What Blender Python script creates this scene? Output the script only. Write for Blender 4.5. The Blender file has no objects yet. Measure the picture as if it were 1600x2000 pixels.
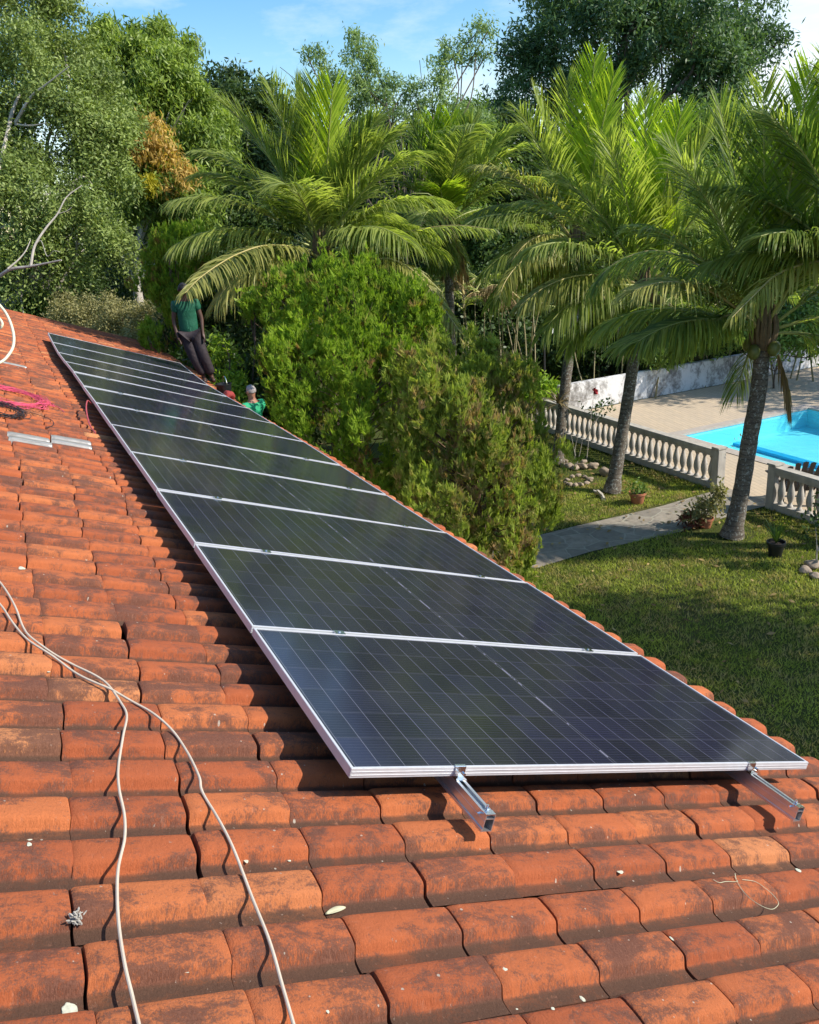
import bpy, bmesh, math, random
import numpy as np
from mathutils import Vector, Matrix
rng = np.random.default_rng(7)
random.seed(7)
SC = bpy.context.scene
COL = SC.collection
R = math.radians

# ------------------------------------------------------------------ camera
CAM = np.array([-2.175, 0.733, 5.8])
FPX = 1666.3                       # focal length in pixels of the 1600 px wide photograph
RW = np.array([[-0.43393607, -0.89878489, -0.06233139],
               [-0.27834717, 0.19954353, -0.93952394],
               [0.85686775, -0.39034356, -0.33676337]])   # rows: right, down, forward
cam = bpy.data.cameras.new('camera')
camo = bpy.data.objects.new('camera', cam)
COL.objects.link(camo)
cam.sensor_fit = 'HORIZONTAL'; cam.sensor_width = 36; cam.lens = 36 * FPX / 1600
cam.clip_start = 0.05; cam.clip_end = 2000
mw = Matrix.Identity(4)
for i in range(3):
    mw[i][0] = RW[0][i]; mw[i][1] = -RW[1][i]; mw[i][2] = -RW[2][i]; mw[i][3] = CAM[i]
camo.matrix_world = mw
SC.camera = camo

# ------------------------------------------------------------------ light
SUN_D = Vector((0.58, 0.76, -0.77)).normalized()      # the way the light travels
SUN_EL = math.asin(-SUN_D.z)
SUN_ROT = math.atan2(-SUN_D.x, -SUN_D.y)
w = bpy.data.worlds.new('World'); SC.world = w; w.use_nodes = True
nt = w.node_tree; nt.nodes.clear()
def N(t, k, **kw):
    n = t.nodes.new(k)
    for a, b in kw.items(): setattr(n, a, b)
    return n
sky = N(nt, 'ShaderNodeTexSky', sky_type='NISHITA', sun_disc=False)
sky.sun_elevation = SUN_EL; sky.sun_rotation = SUN_ROT
sky.air_density = 1.1; sky.dust_density = 0.3; sky.ozone_density = 2.2
tc = N(nt, 'ShaderNodeTexCoord')
mp = N(nt, 'ShaderNodeMapping'); mp.inputs['Scale'].default_value = (1.2, 3.2, 9.0); mp.inputs['Rotation'].default_value = (0.2, 0.15, 0.5)
nz = N(nt, 'ShaderNodeTexNoise'); nz.inputs['Scale'].default_value = 1.6; nz.inputs['Detail'].default_value = 7; nz.inputs['Roughness'].default_value = 0.62
cr = N(nt, 'ShaderNodeMapRange'); cr.inputs[1].default_value = 0.46; cr.inputs[2].default_value = 0.76
cr.inputs[3].default_value = 0.0; cr.inputs[4].default_value = 0.60
# a bank of thin bright cloud standing to the right (towards -Y)
dt = N(nt, 'ShaderNodeVectorMath', operation='DOT_PRODUCT'); dt.inputs[1].default_value = (0.515, -0.857, 0.0)
mr = N(nt, 'ShaderNodeMapRange', interpolation_type='SMOOTHSTEP'); mr.inputs[1].default_value = 0.86; mr.inputs[2].default_value = 1.0
mr.inputs[3].default_value = 0.0; mr.inputs[4].default_value = 0.75
ad = N(nt, 'ShaderNodeMath', operation='ADD', use_clamp=True)
mx = N(nt, 'ShaderNodeMix', data_type='RGBA'); mx.inputs['B'].default_value = (5.6, 6.0, 6.5, 1)
bg = N(nt, 'ShaderNodeBackground'); bg.inputs['Strength'].default_value = 0.15
ow = N(nt, 'ShaderNodeOutputWorld')
L = nt.links.new
L(tc.outputs['Generated'], mp.inputs['Vector']); L(mp.outputs[0], nz.inputs['Vector']); L(nz.outputs['Fac'], cr.inputs[0])
L(tc.outputs['Generated'], dt.inputs[0]); L(dt.outputs['Value'], mr.inputs[0])
L(cr.outputs[0], ad.inputs[0]); L(mr.outputs[0], ad.inputs[1])
hs = N(nt, 'ShaderNodeHueSaturation'); hs.inputs['Saturation'].default_value = 1.35; hs.inputs['Value'].default_value = 0.95; L(sky.outputs[0], hs.inputs['Color'])
L(ad.outputs[0], mx.inputs['Factor']); L(hs.outputs[0], mx.inputs['A']); L(mx.outputs['Result'], bg.inputs['Color'])
L(bg.outputs[0], ow.inputs['Surface'])
sl = bpy.data.lights.new('sun', 'SUN'); sl.energy = 4.6; sl.angle = R(0.53); sl.color = (1.0, 0.93, 0.82)
so = bpy.data.objects.new('sun', sl); COL.objects.link(so)
so.rotation_euler = SUN_D.to_track_quat('-Z', 'Y').to_euler(); so.location = (-10, -15, 20)
SC.view_settings.view_transform = 'Standard'; SC.view_settings.look = 'None'
SC.view_settings.exposure = 0.5; SC.view_settings.gamma = 1.0
SC.cycles.max_bounces = 8; SC.cycles.transparent_max_bounces = 12

# ------------------------------------------------------------------ helpers
def ray(px, py):
    d = np.array([(px - 800) / FPX, (py - 1000) / FPX, 1.0]); return RW.T @ d
def at(px, py, depth):                      # point of the place seen at a pixel, at a measured depth
    return CAM + ray(px, py) * depth
def gnd(px, py, z=0.0):
    d = ray(px, py); return CAM + d * (z - CAM[2]) / d[2]
S20, C20 = math.sin(R(20)), math.cos(R(20))
ARR = np.array([[1, 0, 0], [0, -C20, -S20], [0, S20, -C20]]).T    # row direction, down the slope, into the roof
AO = np.array([0, 0, 4.126])
def rp(x, y, z=0.0): return AO + ARR @ np.array([x, y, z])
def on_roof(px, py, z=0.14):
    d = ray(px, py); n = ARR[:, 2]; t = (n @ (AO + n * z - CAM)) / (n @ d)
    return ARR.T @ (CAM + d * t - AO)
PITCH = 1.154; PW = 2.278
zL = [0, 0, -.006, -.011, -.013, -.004, -.004, 0, -.003, .012, .034, .0, -.03]
zR = [0, -.006, -.008, .003, .004, -.004, -.006, .007, .018, .046, .046, .03, -.015]
def sag(x, y):
    xs = np.arange(13) * PITCH
    a = np.interp(x, xs, zL); b = np.interp(x, xs, zR); t = np.clip(np.asarray(y) / PW, -0.3, 1.2)
    return a + (b - a) * t

def tag(o, label=None, cat=None, group=None, kind=None):
    if label: o['label'] = label
    if cat: o['category'] = cat
    if group: o['group'] = group
    if kind: o['kind'] = kind
    return o
def empty(name, loc=(0, 0, 0), rz=0.0):
    o = bpy.data.objects.new(name, None); COL.objects.link(o); o.location = loc; o.rotation_euler = (0, 0, rz)
    o.empty_display_size = 0.2
    return o
def link_mesh(name, me, mat, parent=None):
    o = bpy.data.objects.new(name, me); COL.objects.link(o)
    if mat is not None:
        for m in (mat if isinstance(mat, (list, tuple)) else [mat]): me.materials.append(m)
    if parent is not None: o.parent = parent
    return o
def mesh_np(name, V, F, mat, parent=None, rnd=None, smooth=False, mi=None, uv=None, extra=None):
    """V (n,3); F (m,k) faces of one size or list of arrays"""
    me = bpy.data.meshes.new(name)
    V = np.asarray(V, np.float32)
    Fs = F if isinstance(F, list) else [F]
    Fs = [np.asarray(f, np.int32) for f in Fs if len(f)]
    me.vertices.add(len(V)); me.vertices.foreach_set('co', V.ravel())
    idx = np.concatenate([f.ravel() for f in Fs]); sizes = np.concatenate([np.full(len(f), f.shape[1]) for f in Fs])
    st = np.concatenate([[0], np.cumsum(sizes)[:-1]]).astype(np.int32)
    me.loops.add(len(idx)); me.loops.foreach_set('vertex_index', idx)
    me.polygons.add(len(sizes)); me.polygons.foreach_set('loop_start', st)
    if mi is not None: me.polygons.foreach_set('material_index', np.asarray(mi, np.int32))
    if smooth: me.polygons.foreach_set('use_smooth', np.ones(len(sizes), bool))
    if rnd is not None:
        a = me.attributes.new('rnd', 'FLOAT', 'FACE'); a.data.foreach_set('value', np.asarray(rnd, np.float32))
    if extra is not None:
        for k, v in extra.items():
            a = me.attributes.new(k, 'FLOAT', 'POINT'); a.data.foreach_set('value', np.asarray(v, np.float32))
    if uv is not None:
        ul = me.uv_layers.new(name='UVMap'); ul.data.foreach_set('uv', np.asarray(uv, np.float32)[idx].ravel())
    me.update(calc_edges=True); me.validate()
    return link_mesh(name, me, mat, parent)
class MB:
    """collects boxes, tubes, lathes and prisms for ONE mesh"""
    def __init__(s): s.v = []; s.f = []; s.n = 0
    def add(s, V, F):
        s.v += [tuple(map(float, p)) for p in V]; s.f += [tuple(int(i) + s.n for i in f) for f in F]; s.n += len(V); return s
    def box(s, c, d, rot=None, bev=0.0):
        c = np.array(c, float); d = np.array(d, float) / 2
        if bev <= 0:
            P = np.array([[x, y, z] for x in (-1, 1) for y in (-1, 1) for z in (-1, 1)], float) * d
            F = [(0, 1, 3, 2), (4, 6, 7, 5), (0, 4, 5, 1), (2, 3, 7, 6), (0, 2, 6, 4), (1, 5, 7, 3)]
        else:
            bm = bmesh.new(); bmesh.ops.create_cube(bm, size=2.0)
            for v in bm.verts: v.co = Vector([v.co[i] * d[i] for i in range(3)])
            bmesh.ops.bevel(bm, geom=list(bm.edges), offset=bev, segments=2, affect='EDGES')
            bm.verts.index_update(); P = np.array([v.co[:] for v in bm.verts]); F = [[v.index for v in f.verts] for f in bm.faces]; bm.free()
        if rot is not None: P = P @ np.array(rot).T
        return s.add(P + c, F)
    def tube(s, pts, rad, n=8, cap=True):
        pts = np.array(pts, float); m = len(pts); rad = np.full(m, rad) if np.isscalar(rad) else np.array(rad, float)
        T = np.gradient(pts, axis=0); T /= np.linalg.norm(T, axis=1)[:, None] + 1e-12
        up = np.array([0, 0, 1.0]) if abs(T[0][2]) < 0.9 else np.array([1.0, 0, 0])
        V = []; a = np.arange(n) * 2 * math.pi / n
        u = np.cross(T[0], up); u /= np.linalg.norm(u)
        for i in range(m):
            u = u - T[i] * (u @ T[i]); u /= np.linalg.norm(u) + 1e-12; v = np.cross(T[i], u)
            V += list(pts[i] + rad[i] * (np.cos(a)[:, None] * u + np.sin(a)[:, None] * v))
        F = [(i * n + j, i * n + (j + 1) % n, (i + 1) * n + (j + 1) % n, (i + 1) * n + j) for i in range(m - 1) for j in range(n)]
        if cap: F += [tuple(range(n - 1, -1, -1)), tuple((m - 1) * n + j for j in range(n))]
        return s.add(V, F)
    def lathe(s, prof, c=(0, 0, 0), n=16):
        a = np.arange(n) * 2 * math.pi / n; V = []
        for r, z in prof: V += [(c[0] + r * math.cos(t), c[1] + r * math.sin(t), c[2] + z) for t in a]
        m = len(prof)
        F = [(i * n + j, i * n + (j + 1) % n, (i + 1) * n + (j + 1) % n, (i + 1) * n + j) for i in range(m - 1) for j in range(n)]
        F += [tuple(range(n - 1, -1, -1)), tuple((m - 1) * n + j for j in range(n))]
        return s.add(V, F)
    def prism(s, poly, z0, z1):
        n = len(poly)
        V = [(x, y, z0) for x, y in poly] + [(x, y, z1) for x, y in poly]
        F = [tuple(range(n - 1, -1, -1)), tuple(range(n, 2 * n))] + [(i, (i + 1) % n, n + (i + 1) % n, n + i) for i in range(n)]
        return s.add(V, F)
    def build(s, name, mat, parent=None, smooth=False):
        me = bpy.data.meshes.new(name); me.from_pydata(s.v, [], s.f)
        if smooth:
            me.polygons.foreach_set('use_smooth', np.ones(len(me.polygons), bool))
        me.update(); o = link_mesh(name, me, mat, parent)
        bm = bmesh.new(); bm.from_mesh(me); bmesh.ops.recalc_face_normals(bm, faces=bm.faces); bm.to_mesh(me); bm.free()
        if smooth: me.set_sharp_from_angle(angle=R(42))
        return o
def spline(P, k=8):
    P = np.array(P, float); Q = np.vstack([2 * P[0] - P[1], P, 2 * P[-1] - P[-2]]); out = []
    for i in range(1, len(Q) - 2):
        for t in np.linspace(0, 1, k, endpoint=False):
            a, b, c, d = Q[i - 1:i + 3]
            out.append(0.5 * (2 * b + (c - a) * t + (2 * a - 5 * b + 4 * c - d) * t * t + (3 * b - a - 3 * c + d) * t ** 3))
    out.append(P[-1]); return np.array(out)
def pnoise(P, f, seed=0.0):
    x, y, z = (P * f).T
    return (np.sin(x * 1.7 + seed + 1.3 * np.sin(y * 1.1 + z * .7)) + np.sin(y * 2.1 + seed * 1.7 + 1.1 * np.sin(z * 1.3 + x * .9))
            + np.sin(z * 1.9 + seed * 2.3 + 1.2 * np.sin(x * 1.2 - y))) / 3
def copy_tree(o, parent=None):
    c = o.copy(); COL.objects.link(c); c.parent = parent
    for ch in list(o.children): copy_tree(ch, c)
    return c

# ------------------------------------------------------------------ materials
def mat_new(name):
    m = bpy.data.materials.new(name); m.use_nodes = True; t = m.node_tree
    b = t.nodes['Principled BSDF']; return m, t, b
def ramp(t, stops, fac):
    r = N(t, 'ShaderNodeValToRGB'); e = r.color_ramp.elements
    while len(e) < len(stops): e.new(0.5)
    for i, (p, c) in enumerate(stops): e[i].position = p; e[i].color = (*c, 1)
    t.links.new(fac, r.inputs[0]); return r.outputs[0]
def noise(t, scale, detail=5, rough=0.55, vec=None, stretch=None, dist=0.0):
    c = N(t, 'ShaderNodeTexCoord'); src = vec or c.outputs['Object']
    if stretch:
        m = N(t, 'ShaderNodeMapping'); m.inputs['Scale'].default_value = stretch; t.links.new(src, m.inputs[0]); src = m.outputs[0]
    n = N(t, 'ShaderNodeTexNoise'); n.inputs['Scale'].default_value = scale; n.inputs['Detail'].default_value = detail
    n.inputs['Roughness'].default_value = rough; n.inputs['Distortion'].default_value = dist
    t.links.new(src, n.inputs['Vector']); return n.outputs['Fac']
def bump(t, b, h, strength=0.4, dist=0.01):
    n = N(t, 'ShaderNodeBump'); n.inputs['Strength'].default_value = strength; n.inputs['Distance'].default_value = dist
    t.links.new(h, n.inputs['Height']); t.links.new(n.outputs[0], b.inputs['Normal'])
def math_n(t, op, a, b=None, clamp=False):
    n = N(t, 'ShaderNodeMath', operation=op, use_clamp=clamp)
    for i, v in enumerate((a, b)):
        if v is None: continue
        if isinstance(v, (int, float)): n.inputs[i].default_value = v
        else: t.links.new(v, n.inputs[i])
    return n.outputs[0]
def mixc(t, f, a, b, mode='MIX'):
    n = N(t, 'ShaderNodeMix', data_type='RGBA', blend_type=mode)
    for k, v in (('Factor', f), ('A', a), ('B', b)):
        if isinstance(v, (int, float)): n.inputs[k].default_value = v
        elif isinstance(v, tuple): n.inputs[k].default_value = (*v, 1)
        else: t.links.new(v, n.inputs[k])
    return n.outputs['Result']
def simple(name, col, rough=0.6, metal=0.0, var=0.15, scale=6, bmp=0.0, bd=0.01, spec=0.5, stretch=None):
    m, t, b = mat_new(name)
    f = noise(t, scale, 6, 0.6, stretch=stretch)
    c = ramp(t, [(0.25, tuple(x * (1 - var) for x in col)), (0.75, tuple(min(1, x * (1 + var)) for x in col))], f)
    t.links.new(c, b.inputs['Base Color']); b.inputs['Roughness'].default_value = rough; b.inputs['Metallic'].default_value = metal
    b.inputs['Specular IOR Level'].default_value = spec
    if bmp: bump(t, b, noise(t, scale * 4, 6, 0.65, stretch=stretch), bmp, bd)
    return m
def leafmat(name, dark, light, dry=None, dry_amt=0.0, trans=0.35, rough=0.45, clump=0.6, spec=0.4):
    """leaf colour: own random value per leaf, slow variation through the plant, optional dry patches"""
    m, t, b = mat_new(name)
    a = N(t, 'ShaderNodeAttribute', attribute_name='rnd'); f = a.outputs['Fac']
    n1 = noise(t, clump, 3, 0.5)
    g = math_n(t, 'ADD', math_n(t, 'MULTIPLY', f, 0.6), math_n(t, 'MULTIPLY', math_n(t, 'SUBTRACT', n1, 0.3), 1.0), True)
    c = ramp(t, [(0.1, dark), (0.85, light)], g)
    if dry is not None:
        n2 = noise(t, clump * 2.2, 4, 0.6); k = N(t, 'ShaderNodeMapRange'); k.inputs[1].default_value = 0.62 - dry_amt; k.inputs[2].default_value = 0.72 - dry_amt * .8
        t.links.new(n2, k.inputs[0]); dd = math_n(t, 'MULTIPLY', k.outputs[0], math_n(t, 'GREATER_THAN', f, 0.35))
        c = mixc(t, dd, c, dry)
    t.links.new(c, b.inputs['Base Color']); b.inputs['Roughness'].default_value = rough + .08; b.inputs['Specular IOR Level'].default_value = spec * .5
    tr = N(t, 'ShaderNodeBsdfTranslucent'); t.links.new(mixc(t, 1.0, c, (1.5, 1.6, 0.75), 'MULTIPLY'), tr.inputs['Color'])
    ms = N(t, 'ShaderNodeMixShader'); ms.inputs[0].default_value = trans
    t.links.new(b.outputs[0], ms.inputs[1]); t.links.new(tr.outputs[0], ms.inputs[2])
    t.links.new(ms.outputs[0], t.nodes['Material Output'].inputs['Surface'])
    return m

M = {}
def mk_tile():
    m, t, b = mat_new('terracotta')
    a = N(t, 'ShaderNodeAttribute', attribute_name='rnd'); rf = a.outputs['Fac']
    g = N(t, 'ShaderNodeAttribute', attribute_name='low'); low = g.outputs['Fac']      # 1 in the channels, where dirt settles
    base = ramp(t, [(0.0, (0.39, 0.098, 0.036)), (0.5, (0.47, 0.124, 0.043)), (0.92, (0.55, 0.165, 0.056)), (1.0, (0.62, 0.27, 0.11))], rf)
    c = N(t, 'ShaderNodeTexCoord'); va = N(t, 'ShaderNodeCombineXYZ'); t.links.new(math_n(t, 'MULTIPLY', rf, 37.0), va.inputs[0])
    ov = N(t, 'ShaderNodeVectorMath', operation='ADD'); t.links.new(c.outputs['UV'], ov.inputs[0]); t.links.new(va.outputs[0], ov.inputs[1])
    n1 = noise(t, 8, 9, 0.72, vec=ov.outputs[0], stretch=(1.0, 0.5, 1), dist=0.5)      # patches of black algae
    n2 = noise(t, 3.0, 4, 0.6, vec=c.outputs['UV'])
    n3 = noise(t, 150, 5, 0.85, vec=c.outputs['UV'])
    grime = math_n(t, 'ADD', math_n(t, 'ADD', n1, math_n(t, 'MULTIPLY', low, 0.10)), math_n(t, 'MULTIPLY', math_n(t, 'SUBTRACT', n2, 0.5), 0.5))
    grime = math_n(t, 'ADD', grime, math_n(t, 'MULTIPLY', math_n(t, 'SUBTRACT', n3, 0.5), 0.75))
    n6 = noise(t, 34, 6, 0.75, vec=ov.outputs[0], stretch=(1.0, 0.6, 1)); grime = math_n(t, 'ADD', grime, math_n(t, 'MULTIPLY', math_n(t, 'SUBTRACT', n6, 0.5), 0.50))
    grime = math_n(t, 'ADD', grime, math_n(t, 'MULTIPLY', math_n(t, 'SUBTRACT', math_n(t, 'FRACT', math_n(t, 'MULTIPLY', rf, 17.3)), 0.5), 0.10))
    k = N(t, 'ShaderNodeMapRange', interpolation_type='SMOOTHSTEP'); k.inputs[1].default_value = 0.44; k.inputs[2].default_value = 0.60; k.inputs[4].default_value = 0.88
    t.links.new(grime, k.inputs[0])
    gcol = ramp(t, [(0.3, (0.075, 0.032, 0.022)), (0.55, (0.150, 0.068, 0.045)), (0.8, (0.26, 0.115, 0.075))], n3)
    c1 = mixc(t, k.outputs[0], base, gcol)
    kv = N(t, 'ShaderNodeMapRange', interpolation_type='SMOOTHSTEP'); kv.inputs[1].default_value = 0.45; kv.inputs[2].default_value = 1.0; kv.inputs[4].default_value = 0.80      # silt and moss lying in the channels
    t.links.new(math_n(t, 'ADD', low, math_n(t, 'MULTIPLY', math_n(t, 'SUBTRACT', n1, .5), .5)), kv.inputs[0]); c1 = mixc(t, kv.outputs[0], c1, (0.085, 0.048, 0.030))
    n4 = noise(t, 26, 6, 0.75, vec=ov.outputs[0]); k2 = N(t, 'ShaderNodeMapRange'); k2.inputs[1].default_value = 0.60; k2.inputs[2].default_value = 0.74; k2.inputs[4].default_value = 0.55
    t.links.new(n4, k2.inputs[0]); c2 = mixc(t, k2.outputs[0], c1, (0.50, 0.22, 0.13))
    n5 = noise(t, 60, 4, 0.7, vec=ov.outputs[0]); k3 = N(t, 'ShaderNodeMapRange'); k3.inputs[1].default_value = 0.66; k3.inputs[2].default_value = 0.72; k3.inputs[4].default_value = 0.7
    t.links.new(n5, k3.inputs[0]); c3 = mixc(t, k3.outputs[0], c2, (0.42, 0.34, 0.27))
    vo = N(t, 'ShaderNodeTexVoronoi'); vo.inputs['Scale'].default_value = 42; vo.inputs['Randomness'].default_value = 1.0; t.links.new(c.outputs['UV'], vo.inputs['Vector'])
    sx = N(t, 'ShaderNodeSeparateXYZ'); t.links.new(vo.outputs['Color'], sx.inputs[0])
    spot = math_n(t, 'LESS_THAN', vo.outputs['Distance'], math_n(t, 'MULTIPLY', math_n(t, 'SUBTRACT', sx.outputs[0], .80), .95))
    spot = math_n(t, 'MULTIPLY', spot, math_n(t, 'GREATER_THAN', n2, .47)); c3 = mixc(t, math_n(t, 'MULTIPLY', spot, .75), c3, (0.50, 0.45, 0.36))
    n7 = noise(t, 420, 3, 0.7, vec=c.outputs['UV']); gr = N(t, 'ShaderNodeMapRange'); gr.inputs[1].default_value = .3; gr.inputs[2].default_value = .7; gr.inputs[3].default_value = .72; gr.inputs[4].default_value = 1.25; t.links.new(math_n(t, 'ADD', math_n(t, 'MULTIPLY', n7, .5), math_n(t, 'MULTIPLY', n3, .5)), gr.inputs[0])
    gc = N(t, 'ShaderNodeCombineXYZ'); [t.links.new(gr.outputs[0], gc.inputs[q]) for q in range(3)]; c3 = mixc(t, 1.0, c3, gc.outputs[0], 'MULTIPLY')
    t.links.new(c3, b.inputs['Base Color']); b.inputs['Roughness'].default_value = 0.82; b.inputs['Specular IOR Level'].default_value = 0.25
    h = math_n(t, 'ADD', math_n(t, 'MULTIPLY', n3, 0.35), math_n(t, 'MULTIPLY', n4, 0.65))
    bump(t, b, h, 1.0, 0.014)
    return m
M['tile'] = mk_tile()
M['under'] = simple('dark_clay', (0.05, 0.022, 0.014), 0.9, var=0.3, scale=20)
M['alu'] = simple('anodised_aluminium', (0.64, 0.64, 0.645), 0.42, 0.30, 0.06, 30)
M['alu2'] = simple('mill_aluminium', (0.66, 0.66, 0.67), 0.28, 0.85, 0.08, 20)
M['steel'] = simple('bright_steel', (0.75, 0.75, 0.75), 0.2, 1.0, 0.05, 10)
def mk_cells():
    m, t, b = mat_new('solar_cells')
    c = N(t, 'ShaderNodeTexCoord'); s = N(t, 'ShaderNodeSeparateXYZ'); t.links.new(c.outputs['UV'], s.inputs[0])
    u, v = s.outputs[0], s.outputs[1]                      # metres: u along the long side, v along the short side
    def line(x, pitch, half, off=0.0):                     # 1 on lines every pitch metres
        f = math_n(t, 'FRACT', math_n(t, 'DIVIDE', math_n(t, 'ADD', x, off + pitch * 50), pitch))
        d = math_n(t, 'SUBTRACT', 0.5, math_n(t, 'ABSOLUTE', math_n(t, 'SUBTRACT', f, 0.5)))
        return math_n(t, 'LESS_THAN', math_n(t, 'MULTIPLY', d, pitch), half)
    uc = math_n(t, 'SUBTRACT', math_n(t, 'ABSOLUTE', u), 0.007)          # u is measured from the centre
    g1 = line(uc, 0.0925, 0.0009); g2 = line(v, 0.1835, 0.0010)
    mid = math_n(t, 'LESS_THAN', math_n(t, 'ABSOLUTE', u), 0.0022)
    mid_glint = math_n(t, 'MULTIPLY', mid, math_n(t, 'GREATER_THAN', noise(t, 7, 3, 0.6, vec=c.outputs['UV']), 0.52))  # centre line broken by noise, its reflected glints painted into the colour
    bb = line(v, 0.01835, 0.00045, 0.009)
    edge = math_n(t, 'MAXIMUM', math_n(t, 'GREATER_THAN', math_n(t, 'ABSOLUTE', u), 1.119), math_n(t, 'GREATER_THAN', math_n(t, 'ABSOLUTE', v), 0.5525))
    dust = noise(t, 2.2, 6, 0.65, vec=c.outputs['UV']); blot = noise(t, 1.1, 2, 0.5, vec=c.outputs['UV'])
    # each half cell has its own slight tint
    fu = math_n(t, 'FLOOR', math_n(t, 'DIVIDE', uc, 0.0925)); fv = math_n(t, 'FLOOR', math_n(t, 'DIVIDE', v, 0.1835))
    cv = N(t, 'ShaderNodeCombineXYZ'); t.links.new(fu, cv.inputs[0]); t.links.new(fv, cv.inputs[1]); t.links.new(math_n(t, 'SIGN', u), cv.inputs[2])
    wn = N(t, 'ShaderNodeTexWhiteNoise', noise_dimensions='3D'); t.links.new(cv.outputs[0], wn.inputs['Vector'])
    cell = ramp(t, [(0.0, (0.0060, 0.0065, 0.015)), (1.0, (0.0110, 0.0120, 0.034))], wn.outputs['Value'])
    cell = mixc(t, math_n(t, 'MULTIPLY', bb, 0.55), cell, (0.10, 0.10, 0.115))
    cell = mixc(t, math_n(t, 'MAXIMUM', math_n(t, 'MULTIPLY', g1, 0.8), math_n(t, 'MULTIPLY', g2, 0.38)), cell, (0.20, 0.20, 0.23))
    cell = mixc(t, math_n(t, 'MULTIPLY', mid_glint, .55), cell, (0.50, 0.50, 0.58))
    cell = mixc(t, math_n(t, 'MULTIPLY', edge, 1.0), cell, (0.012, 0.012, 0.014))
    kd = N(t, 'ShaderNodeMapRange'); kd.inputs[1].default_value = 0.3; kd.inputs[2].default_value = 0.8; kd.inputs[3].default_value = 0.004; kd.inputs[4].default_value = 0.075
    t.links.new(dust, kd.inputs[0]); cell = mixc(t, kd.outputs[0], cell, (0.17, 0.15, 0.125))
    t.links.new(cell, b.inputs['Base Color']); b.inputs['IOR'].default_value = 1.5
    t.links.new(math_n(t, 'ADD', 0.06, math_n(t, 'MULTIPLY', dust, 0.12)), b.inputs['Roughness'])
    b.inputs['Specular IOR Level'].default_value = 0.5; b.inputs['Sheen Weight'].default_value = 0.04; b.inputs['Sheen Roughness'].default_value = 0.45; b.inputs['Sheen Tint'].default_value = (0.9, 0.86, 0.8, 1)
    return m
M['cells'] = mk_cells()
M['cable'] = simple('cream_cable', (0.56, 0.47, 0.36), 0.55, var=0.12, scale=12)
M['hose'] = simple('cream_hose', (0.72, 0.66, 0.45), 0.45, var=0.08, scale=12)
M['pink'] = simple('pink_cable', (0.70, 0.09, 0.16), 0.45, var=0.15, scale=12)
M['redwire'] = simple('red_cable', (0.45, 0.07, 0.07), 0.45, var=0.15, scale=12)
M['black'] = simple('black_cable', (0.025, 0.022, 0.022), 0.5, var=0.2, scale=12)
def mk_translucent():
    m, t, b = mat_new('weathered_clear_tile')
    c = N(t, 'ShaderNodeTexCoord'); n1 = noise(t, 14, 6, 0.7, vec=c.outputs['UV'], stretch=(2.5, 0.5, 1))
    col = ramp(t, [(0.3, (0.16, 0.14, 0.12)), (0.5, (0.30, 0.285, 0.26)), (0.75, (0.44, 0.43, 0.40))], n1)
    t.links.new(col, b.inputs['Base Color']); b.inputs['Roughness'].default_value = 0.28; return m
M['clear'] = mk_translucent()
M['lichen'] = simple('pale_lichen', (0.52, 0.52, 0.40), 0.9, var=0.25, scale=90, bmp=0.6, bd=0.003)
M['stucco'] = simple('pale_house_wall', (0.62, 0.58, 0.50), 0.9, var=0.1, scale=2, bmp=0.2)
M['fascia'] = simple('white_fascia', (0.70, 0.68, 0.64), 0.7, var=0.1, scale=5)

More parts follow.
